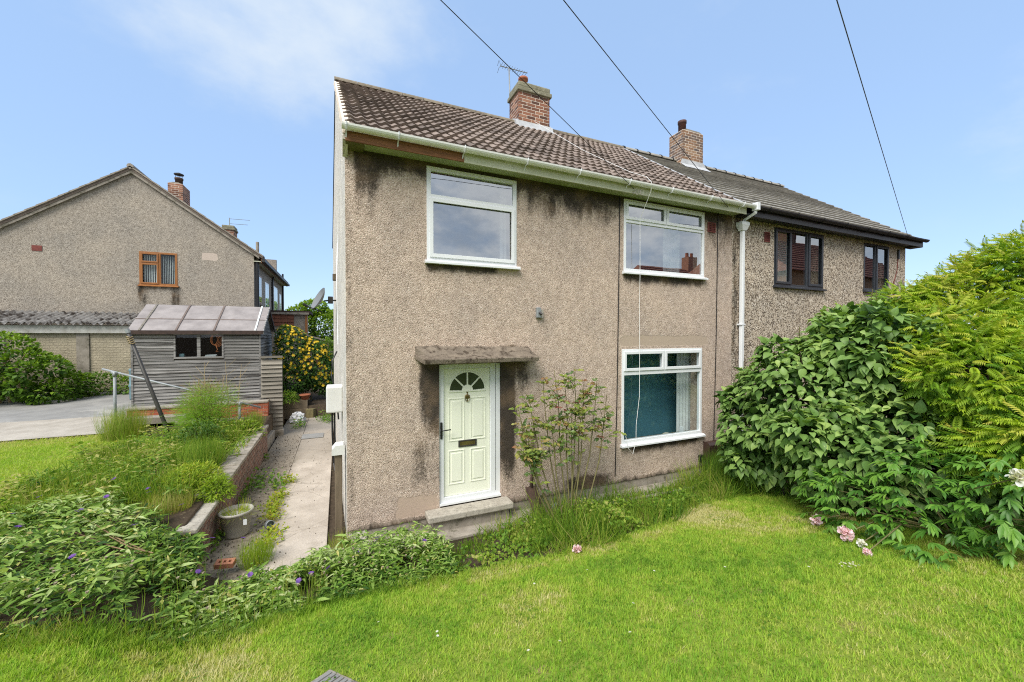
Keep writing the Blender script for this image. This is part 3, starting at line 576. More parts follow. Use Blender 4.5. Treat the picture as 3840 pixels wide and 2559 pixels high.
# canopy and step
m = MB(); m.add([(.86, .02, 2.25), (.94, -.30, 2.185), (2.64, -.30, 2.185), (2.70, .02, 2.25), (.86, .02, 2.31), (.94, -.315, 2.255), (2.66, -.315, 2.255), (2.70, .02, 2.31), (.86, .02, 2.44), (1.0, -.17, 2.30), (2.58, -.17, 2.30), (2.62, .02, 2.41)],
  [(0, 1, 2, 3), (0, 4, 5, 1), (1, 5, 6, 2), (2, 6, 7, 3), (4, 9, 5), (5, 9, 10, 6), (6, 10, 7), (4, 8, 9), (8, 11, 10, 9), (10, 11, 7), (0, 3, 7, 11, 8, 4)])
m.build('door_canopy', m_canopy, A, bevel=.012)
MB().box(1.0, 2.25, -.27, -.002, .035, .122).build('doorstep', m_step, A, bevel=.015); MB().box(1.22, 2.15, .0, .035, .06, .134).build('doorstep', m_conc, A)
MB().box(1.10, 2.2, -.20, -.004, -.13, .029).build('step_riser', m_conc, A)
# air bricks, cables, boxes on the wall
def airbrick(parent, x0, x1, z0, z1, mat, lab=None, bars=5):
    v = MB().holes(x0, x1, z0, z1, [(x0 + .012 + (x1 - x0 - .024) * (i + .12) / bars, x0 + .012 + (x1 - x0 - .024) * (i + .88) / bars, z0 + .012 + (z1 - z0 - .024) * (j + .12) / bars, z0 + .012 + (z1 - z0 - .024) * (j + .88) / bars) for i in range(bars) for j in range(bars)], -.014, .0).build('air_brick', mat, parent)
    MB().box(x0 + .005, x1 - .005, -.002, -.001, z0 + .005, z1 - .005).build('hole_shade', m_black, v)  # black sheet: the shade inside the holes, put in as colour
airbrick(A, 6.50, 6.71, 4.59, 4.78, m_airbrick); airbrick(A, 6.76, 7.05, .16, .36, m_pot, None, 4)
MB().tube([(4.37, -.012, 5.0), (4.36, -.012, 4.2), (4.345, -.012, 3.0), (4.325, -.012, 1.6), (4.29, -.012, .12)], .008, 6).build('cable', m_black, A)
MB().tube([(6.78, -.012, 4.98), (6.77, -.012, 4.4), (6.75, -.013, 2.5), (6.72, -.012, 1.2), (6.70, -.012, .33)], .008, 6).build('cable', m_black, A)
wc = [(3.95, 2.4, 7.35), (4.3, 1.0, 6.18), (4.62, .0, 5.43), (4.72, -.26, 5.28), (4.735, -.37, 5.15), (4.735, -.36, 5.0), (4.735, -.10, 4.6), (4.75, -.09, 3.6), (4.745, -.085, 3.1), (4.76, -.08, 2.3), (4.75, -.09, 1.5), (4.68, -.09, 1.0), (4.66, -.11, .72), (4.60, -.10, .50), (4.52, -.085, .60), (4.46, -.08, .82)]
MB().tube(wc, .004, 6).build('cable', m_gutter, A, label='loose white aerial cable hanging down the front')
ub = MB().box(2.74, 2.81, -.06, -.002, 2.85, 3.01).build('junction_box', m_metal, A, bevel=.006); MB().box(2.815, 2.86, -.045, -.002, 2.84, 2.98).build('cover', m_plastic, ub, bevel=.005); MB().tube([(2.78, -.062, 2.93), (2.80, -.10, 2.90)], .018, 8).build('sensor', m_black, ub)
mt = MB().prism([(-.002, .17), (-.10, .17), (-.14, .24), (-.14, .44), (-.09, .49), (-.002, .49)], 6.43, 6.71, 'x').build('meter_box', simple('brown meter cover', (.07, .04, .032), None, 5, .4, .4), A, bevel=.01)
MB().box(6.29, 6.40, -.05, -.002, .12, .25).build('gas_cap', m_black, A, bevel=.008)
# roof
NR, NC = 16, 24; EXP = SLEN / NR; TW = WX / NC
def tilemesh(mat, W, Ln, kind):
    m = MB(); nu = 12 if kind == 'roman' else 2; up = []; lo_ = []
    f = (lambda u: .030 * (.5 - .5 * math.cos(4 * math.pi * u)) ** 1.2) if kind == 'roman' else (lambda u: 0)
    us = [k / nu for k in range(nu + 1)]
    rows = [[(u * W - .001, t * Ln, f(u) + (1 - t) * .040 + .012) for u in us] for t in (0, 1)] + [[(u * W - .001, .001, f(u) + .052 - (.036 if kind == 'roman' else .030)) for u in us]]
    vs = rows[0] + rows[1] + rows[2]; n = nu + 1
    m.add(vs, [(k, k + 1, n + k + 1, n + k) for k in range(nu)] + [(2 * n + k, 2 * n + k + 1, k + 1, k) for k in range(nu)] + [(2 * n, 0, n), (2 * n + nu, n + nu, nu)])
    return m.mesh('tile', mat)
tme = tilemesh(m_tile, TW, EXP * 1.22, 'roman')
roof = MB()
for y0, y1, a, b in ((EY0, RY, EZ0, RZ), (2 * RY - EY0, RY, EZ0, RZ)):
    m = roof; m.quad((-.01 + GX(y0), y0, a - .012), (WX, y0, a - .012), (WX, y1, b - .012), (-.01 + GX(y1), y1, b - .012))
    m.quad((-.02, y0, a - .05), (WX, y0, a - .05), (WX, y1, b - .05), (-.02 + GX(y1), y1, b - .05))
roof = roof.build('roof', m_deck, A)
TM = Matrix.Rotation(SL, 4, 'X')
tiles = [(r, c) for r in range(NR) for c in range(NC)]
big = sorted(tiles, key=lambda rc: ((rc[1] + .5) * TW + .1) ** 2 * .5 + (5.2 + rc[0] * .3) ** 2 * 1.0)[:300]; bigs = set(big); Vr = []; Fr = []
for r, c in tiles:
    s = r * EXP; y, z = EY0 + s * cs, EZ0 + s * sn - .012; loc = Vector((c * TW + (GX(y) * (1 - c / NC)), y + random.uniform(-.010, .010), z - .018 * math.sin(math.pi * c / NC) * (1 - r / NR))); rot = (SL + random.uniform(-.012, .012), random.uniform(-.010, .010), random.uniform(-.014, .014))
    if (r, c) in bigs: inst('tile', tme, roof, loc, rot)
    else:
        M4 = Matrix.Translation(loc) @ Matrix.Rotation(SL, 4, 'X'); b = len(Vr); Vr += [tuple(M4 @ v.co) for v in tme.vertices]; Fr += [tuple(b + i for i in p.vertices) for p in tme.polygons]
MB().add(Vr, Fr).build('tile', m_tile, roof, kind='stuff')
# rear slope tiles (not seen from the front) as one sheet of courses
m = MB()
for r in range(NR):
    s = r * EXP; y, z = 2 * RY - EY0 - s * cs, EZ0 + s * sn; y2, z2 = y - EXP * cs, z + EXP * sn; ga, gb_ = GX(y) - .02, GX(y2) - .02; m.quad((ga, y, z + .035), (WX, y, z + .035), (WX, y2, z2 + .005), (gb_, y2, z2 + .005)); m.quad((ga, y, z), (WX, y, z), (WX, y, z + .035), (ga, y, z + .035))
m.build('rear_tiles', m_tile, roof)
x = -.14
while x < WX:
    L_ = min(.45, WX - x); m = MB(); n = 8
    pr = [(RY + .15 * math.cos(math.pi * k / n), RZ - .035 + .115 * math.sin(math.pi * k / n)) for k in range(n + 1)]
    m.prism(pr, x, x + L_ - .008, 'x').build('ridge_tile', m_ridge, roof); x += .45
m = MB()
for k in range(40):
    t0, t1 = k / 40, (k + 1) / 40; y0, y1 = EY0 + (RY - EY0) * t0, EY0 + (RY - EY0) * t1; z0, z1 = EZ0 + (RZ - EZ0) * t0, EZ0 + (RZ - EZ0) * t1; j = random.uniform(0, .012)
    m.add([(GX(y0) - .035 - j, y0, z0 - .06), (GX(y0) + .05, y0, z0 - .06), (GX(y0) + .05, y0, z0 + .045), (GX(y0) - .03, y0, z0 + .03), (GX(y1) - .035 - j, y1, z1 - .06), (GX(y1) + .05, y1, z1 - .06), (GX(y1) + .05, y1, z1 + .045), (GX(y1) - .03, y1, z1 + .03)], [(0, 1, 5, 4), (1, 2, 6, 5), (2, 3, 7, 6), (3, 0, 4, 7), (0, 3, 2, 1), (4, 5, 6, 7)])
m.build('verge', m_mortar, roof)
MB().tube([(GX(RY) - .01, RY + .02, RZ + .01), (GX(DEP) - .012, 2 * RY - EY0, EZ0 + .02)], .016, 6).build('verge', m_black, roof)
# abutment strip between the two roofs
MB().add([(WX - .035, EY0 - .02, EZ0 + .05), (WX + .045, EY0 - .02, EZ0 + .05), (WX + .045, RY, RZ + .075), (WX - .035, RY, RZ + .075), (WX - .035, EY0 - .02, EZ0 - .02), (WX + .045, EY0 - .02, EZ0 - .02), (WX + .045, RY, RZ), (WX - .035, RY, RZ)], [(0, 1, 2, 3), (0, 4, 5, 1), (1, 5, 6, 2), (3, 7, 4, 0)]).build('bonding_strip', m_lead, roof)
# gutter, fascia, soffit
def gutter(parent, x0, x1, y, z, r, mat, name='gutter', closed=True):
    n = 8; o_ = [(y + r * math.cos(math.pi + math.pi * k / n), z + r * 1.0 * math.sin(math.pi + math.pi * k / n)) for k in range(n + 1)]; i_ = [(y + (r - .006) * math.cos(math.pi + math.pi * k / n), z + (r - .006) * math.sin(math.pi + math.pi * k / n)) for k in range(n, -1, -1)]
    m = MB().prism(o_ + i_, x0, x1, 'x')
    if closed: m.prism(o_, x0 - .006, x0, 'x'); m.prism(o_, x1, x1 + .006, 'x')
    return m.build(name, mat, parent)
GY, GZ = -.335, 5.115
gt = gutter(A, -.035, 7.46, GY, GZ, .057, m_gutter)
for x in (.01, .62, 1.48, 2.42, 3.32, 4.28, 5.2, 6.15, 7.02): MB().tube([(x, GY - .07, GZ + .005), (x, GY - .066, GZ - .03), (x, GY - .035, GZ - .068), (x, GY + .04, GZ - .072), (x, -.262, GZ - .13)], .009, 5).build('bracket', m_white, gt)
MB().box(.0, 1.5, -.272, -.25, 4.955, 5.075).build('fascia', m_brown, A, label='bare brown timber length of fascia'); MB().box(1.503, WX + .05, -.268, -.246, 4.95, 5.10).build('fascia', m_fascia, A)
MB().box(.0, 1.5, -.26, -.2445, 5.07, 5.12).build('fascia', m_fascia, A)
MB().add([(.22, -.25, 4.985), (WX, -.25, 4.985), (WX, .0, 4.985), (.22, .0, 4.985), (.22, -.25, 5.0), (WX, -.25, 5.0), (WX, 0, 5.0), (.22, 0, 5.0)], [(0, 3, 2, 1), (4, 5, 6, 7), (0, 1, 5, 4), (1, 2, 6, 5), (2, 3, 7, 6), (3, 0, 4, 7)]).build('soffit', m_soffit, A)
MB().box(.005, .218, -.249, -.002, 4.955, 4.998).build('soffit', simple('olive soffit end', (.16, .15, .055), None, 4, .8), A)
# downpipe with hopper
MB().box(7.38, 7.47, -.40, -.28, 5.02, 5.17).build('gutter_outlet', m_white, gt, bevel=.008)
dp = MB().box(7.375, 7.445, -.105, -.035, -.1, 4.72).build('downpipe', m_white, A, bevel=.008)
MB().add([(7.30, -.15, 4.86), (7.52, -.15, 4.86), (7.52, -.005, 4.86), (7.30, -.005, 4.86), (7.30, -.15, 4.80), (7.52, -.15, 4.80), (7.52, -.005, 4.80), (7.30, -.005, 4.80), (7.35, -.12, 4.69), (7.47, -.12, 4.69), (7.47, -.02, 4.69), (7.35, -.02, 4.69)],
   [(3, 2, 1, 0), (0, 1, 5, 4), (1, 2, 6, 5), (2, 3, 7, 6), (3, 0, 4, 7), (4, 5, 9, 8), (5, 6, 10, 9), (6, 7, 11, 10), (7, 4, 8, 11), (8, 9, 10, 11)]).build('hopper', m_white, dp, bevel=.004)
MB().tube([(7.425, -.34, 5.06), (7.425, -.335, 4.99), (7.42, -.10, 4.90), (7.415, -.085, 4.84)], .036, 4).build('offset_bend', m_white, dp)
MB().box(7.355, 7.465, -.11, -.002, 2.78, 2.81).build('clip', m_white, dp)
ch = chimney(A, 3.88, 4.72, 3.10, 3.66, 7.66, 10, bm_red, True, [(4.10, 3.32, .105, .24, m_pot, None)], 'red brick chimney with lichen covered stone cap')
MB().add([(3.80, 3.02, RZ - .30), (4.80, 3.02, RZ - .30), (4.80, 3.095, RZ - .08), (3.80, 3.095, RZ - .08), (3.80, 2.97, RZ - .30), (4.80, 2.97, RZ - .30)], [(0, 1, 2, 3), (4, 5, 1, 0)]).build('flashing', m_lead, ch)
MB().prism([(3.03, RZ - .27), (3.42, RZ - .01), (3.42, RZ + .11), (3.09, RZ - .06)], 3.862, 3.872, 'x').build('flashing', m_lead, ch)
MB().prism([(3.03, RZ - .27), (3.42, RZ - .01), (3.42, RZ + .11), (3.09, RZ - .06)], 4.728, 4.738, 'x').build('flashing', m_lead, ch)

# aerial
ae = thing('television_aerial', (3.92, 3.72, 7.9), 'thin television aerial on a mast behind the lichen capped chimney', 'aerial')
MB().tube([(3.95, 3.74, 7.85), (3.93, 3.74, 8.6), (3.91, 3.76, 9.36)], .016, 6).build('mast', m_metal, ae)
MB().tube([(3.68, 3.80, 9.38), (4.40, 3.70, 9.33)], .012, 6).build('boom', m_metal, ae)
for k in range(11):
    x = 3.70 + .068 * k; MB().tube([(x, 3.66 - .03 * (k < 2), 9.38 - .07 * (x - 3.68)), (x, 3.86, 9.38 - .07 * (x - 3.68))], .005, 5).build('element', m_metal, ae)
for dz in (-.09, .09): MB().tube([(3.70, 3.78, 9.38), (3.62, 3.72, 9.36 + dz), (3.66, 3.92, 9.36 + dz)], .005, 5).build('reflector', m_metal, ae)
# things on the gable side
sd = thing('satellite_dish', (-.15, 4.0, 3.2), 'grey satellite dish on the side wall of the beige house', 'satellite dish')
m = MB(); nr = 5; na = 20; vs = []
for i in range(nr + 1):
    for k in range(na): r = .27 * i / nr; t = 2 * math.pi * k / na; vs.append((r * math.cos(t), r * math.sin(t) * 1.1, .35 * r * r / .27))
m.add(vs, [(i * na + k, i * na + (k + 1) % na, (i + 1) * na + (k + 1) % na, (i + 1) * na + k) for i in range(nr) for k in range(na)])
dd = m.build('dish', simple('grey dish', (.20, .21, .22), None, 4, .6), sd, True); dd.matrix_basis = Matrix.Translation((-.42, 4.0, 3.33)) @ Matrix.Rotation(R(-62), 4, 'Y') @ Matrix.Rotation(R(15), 4, 'X')
MB().tube([(-.12, 4.0, 3.34), (-.26, 4.0, 3.34), (-.38, 4.0, 3.32)], .016, 6).build('arm', m_black, sd); MB().tube([(-.42, 4.0, 3.08), (-.72, 3.95, 3.20)], .012, 6).build('feed_arm', m_black, sd); MB().tube([(-.70, 3.95, 3.19), (-.78, 3.94, 3.24)], .03, 8).build('receiver', m_black, sd); MB().box(-.30, -.20, 3.93, 4.07, 3.27, 3.42).build('mount', m_darkmetal, sd, bevel=.01)
mb2 = MB().box(-.27, -.035, 1.06, 1.42, 1.39, 1.79).build('meter_cabinet', m_meter, A, bevel=.02)
for k, (dx, bend) in enumerate(((.0, .05), (.035, .02))): MB().tube([(-.19 + dx, 1.25, 1.39), (-.19 + dx, 1.28, 1.0), (-.17 + dx, 1.3, .55), (-.12 + dx, 1.1, .32), (-.09 + dx, 1.0, -.1)], .014, 6).build('pipe', m_black, A)
MB().tube([(-.12, 1.8, 2.3), (-.19, 1.7, 2.15), (-.20, 1.6, 1.9), (-.13, 1.55, 1.6), (-.10, 1.5, 1.2)], .012, 6).build('cable', m_black, A); MB().tube([(-.09, 3.0, 5.0), (-.10, 3.0, 4.4), (-.12, 2.6, 3.6), (-.10, 2.5, 2.4)], .01, 6).build('cable', m_white, A)
MB().box(-.20, -.10, 3.4, 3.6, 3.72, 3.84).build('bracket_box', m_timber, A)
bd = MB().box(-.148, -.056, .18, .33, -.118, 1.0).build('side_post', m_timber, None, bevel=.01, label='weathered timber post standing against the side of the beige house corner', cat='post')
MB().prism([(-.175, 1.0), (-.035, 1.0), (-.035, 1.11), (-.13, 1.11), (-.175, 1.06)], .15, .36).build('cap', m_meter, bd, bevel=.008)

# ------------------------------------------------------------------ house B (right neighbour)
BX1 = 14.05
B = thing('semi_detached_house', (10.6, 3, 0), 'speckled pebbledash right hand house with grey tiles, black gutter and dark windows', 'house')
B1 = (8.52, 10.29, 3.65, 4.91); B2 = (12.0, 13.18, 3.71, 4.90)
MB().holes(WX + .002, BX1, -.12, 5.10, [B1, B2], .004, .26, .1).build('front_wall', m_fb, B)
stain(bpy.context.scene.collection.objects[-1], [((7.2, 14.2, 4.95, 5.3), (.1, .18, .05), .6), ((7.2, 7.4, 0, 5), (.1, .1, .1), .6)])
MB().prism([(.262, -.12), (DEP, -.12), (DEP, pz(DEP)), (RY, pz(RY)), (.262, pz(.262))], BX1 - .24, BX1 - .002, 'x').build('gable_wall', m_fb, B); MB().box(WX + .03, BX1 - .25, DEP - .25, DEP, -.1, EZ0).build('rear_wall', m_fb, B)
room(B, 8.2, 10.6, .27, 3.4, 2.6, 5.04, simple('warm plaster', (.36, .20, .11), None, 2, .9)); room(B, 11.7, 13.7, .27, 3.4, 2.6, 5.04, m_room)
curtain(B, 9.15, 9.55, .34, 3.6, 4.95, None, 5)
window(B, B1, [(8.57, 9.06, 3.72, 4.85), (9.12, 9.66, 3.70, 4.86), (9.74, 10.24, 3.72, 4.85)], m_anth, .004, sashes=(0, 2), glass=m_glassb, label='dark three light window'); window(B, B2, [(12.05, 12.50, 3.76, 4.85), (12.58, 13.12, 3.76, 4.85)], m_anth, .004, sashes=(1,), glass=m_glassb, label='dark two light window near the far corner')
airbrick(B, 8.19, 8.36, 4.56, 4.77, m_airbrick, None, 5)
MB().box(13.62, 13.68, -.03, .003, 4.62, 4.86).build('cable_clip', m_black, B); MB().tube([(13.65, -.006, 4.65), (13.6, -.006, 4.3), (13.45, -.006, 4.0), (13.42, -.006, 3.0)], .01, 5).build('cable', m_airbrick, B)
rb = MB(); V1 = BX1 + .2
rb.quad((WX + .05, EY0, EZ0 - .012), (V1 - .05, EY0, EZ0 - .012), (V1 - .05, RY, RZ - .012), (WX + .05, RY, RZ - .012)); rb.quad((WX + .05, 2 * RY - EY0, EZ0), (V1, 2 * RY - EY0, EZ0), (V1, RY, RZ), (WX + .05, RY, RZ)); rb = rb.build('roof', m_deck, B)
tmb = tilemesh(m_tileb, .3, EXP * 1.2, 'flat')
for r in range(NR):
    s = r * EXP; Mv = Matrix.Translation((0, EY0 + s * cs, EZ0 + s * sn - .012)) @ Matrix.Rotation(SL, 4, 'X'); Vr = []; Fr = []; x = WX + .05 - (r % 2) * .15
    while x < V1:
        a, b2 = max(x, WX + .05), min(x + .294, V1); b = len(Vr); j = random.uniform(-.002, .002)
        if b2 - a > .03:
            Vr += [tuple(Mv @ Vector((a + v.co.x / .3 * (b2 - a), v.co.y, v.co.z + j))) for v in tmb.vertices]; Fr += [tuple(b + i for i in p.vertices) for p in tmb.polygons]
        x += .3
    MB().add(Vr, Fr).build('tile_course', m_tileb, rb)
    y, z = EY0 + s * cs, EZ0 + s * sn; MB().add([(V1 - .01, y - .01, z - .05), (V1 + .012, y - .01, z - .05), (V1 + .012, y - .01, z + .05), (V1 - .01, y - .01, z + .05), (V1 - .01, y + EXP * cs, z + EXP * sn - .05), (V1 + .012, y + EXP * cs, z + EXP * sn - .05), (V1 + .012, y + EXP * cs, z + EXP * sn + .03), (V1 - .01, y + EXP * cs, z + EXP * sn + .03)], [(0, 1, 2, 3), (1, 5, 6, 2), (3, 2, 6, 7), (0, 3, 7, 4), (4, 7, 6, 5), (0, 4, 5, 1)]).build('verge_tile', m_tileb, rb)
x = WX + .05
while x < V1 - .1:
    n = 8; pr = [(RY + .13 * math.cos(math.pi * k / n), RZ - .015 + .10 * math.sin(math.pi * k / n)) for k in range(n + 1)]; MB().prism(pr, x, min(x + .44, V1), 'x').build('ridge_tile', m_tileb, rb)
    MB().prism([(RY + .14 * math.cos(math.pi * k / n), RZ - .015 + .115 * math.sin(math.pi * k / n)) for k in range(n + 1)], x - .02, x + .02, 'x').build('ridge_clip', m_black, rb); x += .45
gb = gutter(B, 7.50, V1 + .06, GY + .01, GZ - .005, .062, m_black); MB().box(7.47, V1, -.275, -.252, 4.93, 5.10).build('fascia', m_black, B); MB().box(7.3, V1, -.25, .002, 4.965, 4.985).build('soffit', m_anth, B)
for x in (7.8, 8.7, 9.6, 10.5, 11.4, 12.3, 13.2): MB().tube([(x, GY - .06, GZ + .008), (x, GY - .055, GZ - .03), (x, GY, GZ - .073), (x, -.27, GZ - .075)], .012, 5).build('bracket', m_black, gb)
MB().prism([(V1 - .25, 4.93), (V1 + .04, 4.93), (V1 + .04, 5.08), (V1 - .25, 5.08)], -.25, -.0).build('box_end', m_darkmetal, B)
chb = chimney(B, 9.18, 10.0, 3.10, 3.62, 7.62, 13, bm_mul, False, [(9.38, 3.32, .11, .34, simple('ribbed dark pot', (.13, .05, .04), (.06, .035, .03), 40, .6, stretch=(.1, .1, 1)), None), (9.8, 3.4, .13, .10, m_rust, None)], 'multicoloured brick chimney without a cap')
MB().add([(9.08, 2.90, RZ - .36), (10.12, 2.90, RZ - .36), (10.12, 3.09, RZ - .18), (9.08, 3.09, RZ - .18), (10.03, 3.095, RZ - .05), (9.15, 3.095, RZ - .05)], [(0, 1, 2, 3), (3, 2, 4, 5)]).build('flashing', m_lead, chb)

# overhead wires
for P0, P1, lab in (((4.45, -.27, 5.03), (.80, -1.84, 5.70), 'overhead cable crossing the lichen capped chimney to the white gutter'), ((6.72, -.27, 5.02), (1.85, -2.30, 5.70), 'overhead cable ending at the white gutter above the right window'), ((13.3, -.33, 5.12), (4.17, -3.33, 5.70), 'overhead cable ending at the black gutter of the right house')):
    a, b = Vector(P0), Vector(P1); MB().tube([a, a + (b - a) * .5, b, b + (b - a) * 1.0, b + (b - a) * 3.0], .0048, 6).build('overhead_cable', m_black, label=lab, cat='cable')
hk = thing('cable_bracket', (4.5, -.28, 4.95), 'tangle of white cable loops on the fascia above the right hand window', 'bracket')
for k in range(4): MB().tube([(4.44 + .045 * k + .028 * math.cos(t), -.29 - .01 * k, 4.97 + .03 * math.sin(t) * (1 + .5 * (k % 2))) for t in [q * 2 * math.pi / 12 for q in range(13)]], .004, 5).build('loop', m_plastic, hk)

# ------------------------------------------------------------------ left house
H = thing('neighbour_house', (-6.8, 14, .8), 'grey pebbledashed gable end with a brown framed window on the left', 'house')
hy, ax, az, ex, ez, bz = 13.0, -6.85, 8.47, -3.17, 5.85, .6; HY2 = 21.5
LWN = (-6.69, -5.59, 4.40, 5.62)
g = MB().holes(2 * ax - ex, ex, bz, 5.85, [LWN], hy, hy + .25, .12); g.prism([(2 * ax - ex, 5.852), (ex, 5.852), (ax, az)], hy, hy + .25); g = g.build('gable_wall', m_left, H); stain(g, [((-6.75, -6.45, 3.5, 4.5), (.12, .5, .05), .75), ((-5.8, -5.5, 3.5, 4.5), (.12, .4, .05), .6), ((-6.7, -5.5, 4.2, 4.5), (.1, .1, .05), .5)])
MB().box(ex - .25, ex - .001, hy + .252, HY2, bz, 5.85).build('side_wall', m_left, H); MB().box(2 * ax - ex, 2 * ax - ex + .2, hy + .252, HY2, bz, 5.85).build('side_wall', m_left, H); MB().box(2 * ax - ex + .21, ex - .26, HY2 - .2, HY2, bz, 7).build('rear_wall', m_left, H)
sl = (az - ez) / (ex - ax)
rh = MB(); t_ = .10
for sg in (1, -1):
    e2 = ax + sg * (ex - ax + .32); z2 = az - sl * (ex - ax + .32); vs = [(ax, hy - .12, az + t_), (e2, hy - .12, z2 + t_), (e2, HY2 + .1, z2 + t_), (ax, HY2 + .1, az + t_), (ax, hy - .12, az), (e2, hy - .12, z2), (e2, HY2 + .1, z2), (ax, HY2 + .1, az)]
    rh.add(vs, [(0, 1, 2, 3), (4, 7, 6, 5), (0, 4, 5, 1), (1, 5, 6, 2), (2, 6, 7, 3)])
rh = rh.build('roof', m_tile, H)
for sg in (1, -1):
    nt_ = 15; 
    for k in range(nt_):
        x0 = ax + sg * (ex - ax + .34) * k / nt_; x1 = ax + sg * (ex - ax + .34) * (k + 1) / nt_; z0 = az - sl * abs(x0 - ax) + .085; z1 = az - sl * abs(x1 - ax) + .135
        MB().prism([(x0, z0), (x1, z1 - .05), (x1, z1 + .012), (x0, z0 + .04)][::sg], hy - .16, hy + .25).build('verge_tile', m_conc, rh)
MB().tube([(ax, hy - .16, az + .12), (ax, HY2, az + .12)], .10, 8).build('ridge', m_conc, rh)
for a, b in (((ax, az), (ex + .2, ez - .14)), ((2 * ax - ex - .2, ez - .14), (ax, az))): MB().prism([(a[0], a[1] - .10), (b[0], b[1] - .10), (b[0], b[1] + .04), (a[0], a[1] + .04)], hy - .10, hy - .07).build('bargeboard', m_conc, rh)
wl = window(H, LWN, [(-6.62, -6.16, 5.25, 5.55), (-6.62, -6.16, 4.47, 5.17), (-6.08, -5.66, 4.47, 5.55)], m_oak, hy, sashes=(0, 1), glass=m_thin, label='brown framed window with vertical blinds', depth=.09)
for k in range(7): MB().box(-6.60 + .065 * k, -6.565 + .065 * k, hy + .16, hy + .165, 4.5, 5.52).build('blind_slat', m_curtain, wl)
for k in range(8): MB().box(-6.06 + .052 * k, -6.045 + .052 * k, hy + .16, hy + .19, 4.5, 5.52).build('blind_slat', m_curtain, wl)
room(H, -7.4, -5.0, hy + .26, hy + 3, 3.6, 5.8, m_dark)
vb = MB().box(-9.45, -9.2, hy - .015, hy, 5.40, 5.58).build('air_brick', m_airbrick, H)
gh = MB().box(ex + .28, ex + .40, hy - .1, HY2, 5.50, 5.60).build('gutter', m_darkmetal, H); MB().box(ex, ex + .27, hy - .05, HY2, 5.50, 5.53).build('soffit', m_fascia, H); MB().box(ex + .25, ex + .275, hy - .05, HY2, 5.46, 5.64).build('fascia', m_brown, H)
MB().tube([(ex + .10, hy + .06, 5.5), (ex + .10, hy + .06, 2.0)], .07, 8).build('downpipe', m_black, H); MB().tube([(ex + .09, hy + .04 + 4.4, 5.5), (ex + .05, hy + 4.4, 5.2), (ex + .05, hy + 4.4, 1.)], .045, 8).build('downpipe', m_black, H); MB().tube([(ex + .05, HY2 - .1, 6.2), (ex + .05, HY2 - .1, 1.)], .05, 8).build('downpipe', m_black, H)
MB().tube([(ex + .08, hy + .3, 5.6), (ex + .08, hy + .3, 6.35)], .06, 8).build('vent_pipe', m_conc, H)
def sidewin(y0, y1, z0, z1, mat):
    wn = MB().add([(ex + .002, y0, z0), (ex + .002, y1, z0), (ex + .002, y1, z1), (ex + .002, y0, z1), (ex + .03, y0, z0), (ex + .03, y1, z0), (ex + .03, y1, z1), (ex + .03, y0, z1)], [(4, 5, 6, 7), (0, 1, 5, 4), (1, 2, 6, 5), (2, 3, 7, 6), (3, 0, 4, 7)]).build('window', mat, H)
    ym = (y0 + y1) / 2
    for a, b in ((y0 + .08, ym - .04), (ym + .04, y1 - .08)): MB().quad((ex + .034, a, z0 + .08), (ex + .034, b, z0 + .08), (ex + .034, b, z1 - .08), (ex + .034, a, z1 - .08)).build('pane', m_glass, wn)
    MB().box(ex + .001, ex + .12, y0 - .05, y1 + .05, z0 - .08, z0 - .01).build('sill', m_conc, wn)
sidewin(13.7, 14.5, 3.9, 5.1, m_oak); sidewin(15.4, 16.4, 3.75, 5.0, m_white); sidewin(18.0, 19.3, 3.6, 5.1, m_white); sidewin(20.1, 20.8, 3.7, 4.9, m_white)
c1 = chimney(H, -6.02, -5.56, 13.55, 14.35, 7.55, 11, bm_red, False, [(-5.79, 13.95, .12, .3, m_rust, None)], 'red brick chimney with a cowled flue')
MB().lathe([(.02, .09), (.16, .03), (.16, .0), (.02, .0)], (-5.79, 13.95, 8.85), 14).build('cowl', m_darkmetal, c1)
for q in range(4): t = q * math.pi / 2; MB().tube([(-5.79 + .10 * math.cos(t), 13.95 + .10 * math.sin(t), 8.6), (-5.79 + .10 * math.cos(t), 13.95 + .10 * math.sin(t), 8.88)], .01, 5).build('cowl_leg', m_darkmetal, c1)
c2 = chimney(H, -5.45, -4.95, 18.6, 19.3, 7.0, 12, bm_red, True, [], 'low brick chimney further along the left house roof')
for z, l in ((8.55, .9), (8.3, .8)): MB().tube([(-5.2, 18.9, z), (-5.2 + l, 18.9, z + .02)], .012, 5).build('aerial_boom', m_metal, c2)
MB().tube([(-5.2, 18.9, 8.0), (-5.2, 18.9, 8.6)], .02, 5).build('aerial_mast', m_metal, c2)

# garage
G = thing('garage', (-9, 12, .8), 'long concrete garage with a mossy corrugated roof in front of the grey gable', 'garage')
def wave(x0, x1, y0, z0, y1, z1, pitch=.17, amp=.042):
    n = int((x1 - x0) / pitch * 6); m = MB(); xs = [x0 + (x1 - x0) * k / n for k in range(n + 1)]; zz = [amp * math.cos(2 * math.pi * (x - x0) / pitch) for x in xs]
    m.add([(x, y0, z0 + q) for x, q in zip(xs, zz)] + [(x, y1, z1 + q) for x, q in zip(xs, zz)], [(k, k + 1, n + 2 + k, n + 1 + k) for k in range(n)]); return m
for k in range(10):
    x0 = -15.2 + .99 * k; 
    if x0 > -5.5: break
    wave(x0, x0 + 1.0, 11.25, 2.93 + .004 * (k % 2), 12.75, 3.36 + .004 * (k % 2)).build('roof_sheet', m_corr, G)
MB().box(-15.2, -5.2, 11.38, 11.41, 2.64, 2.88).build('fascia', simple('flaking white board', (.60, .59, .55), (.42, .40, .36), 6, .7, third=((.2, .18, .15), 10, .6, .7)), G)
mcp = None
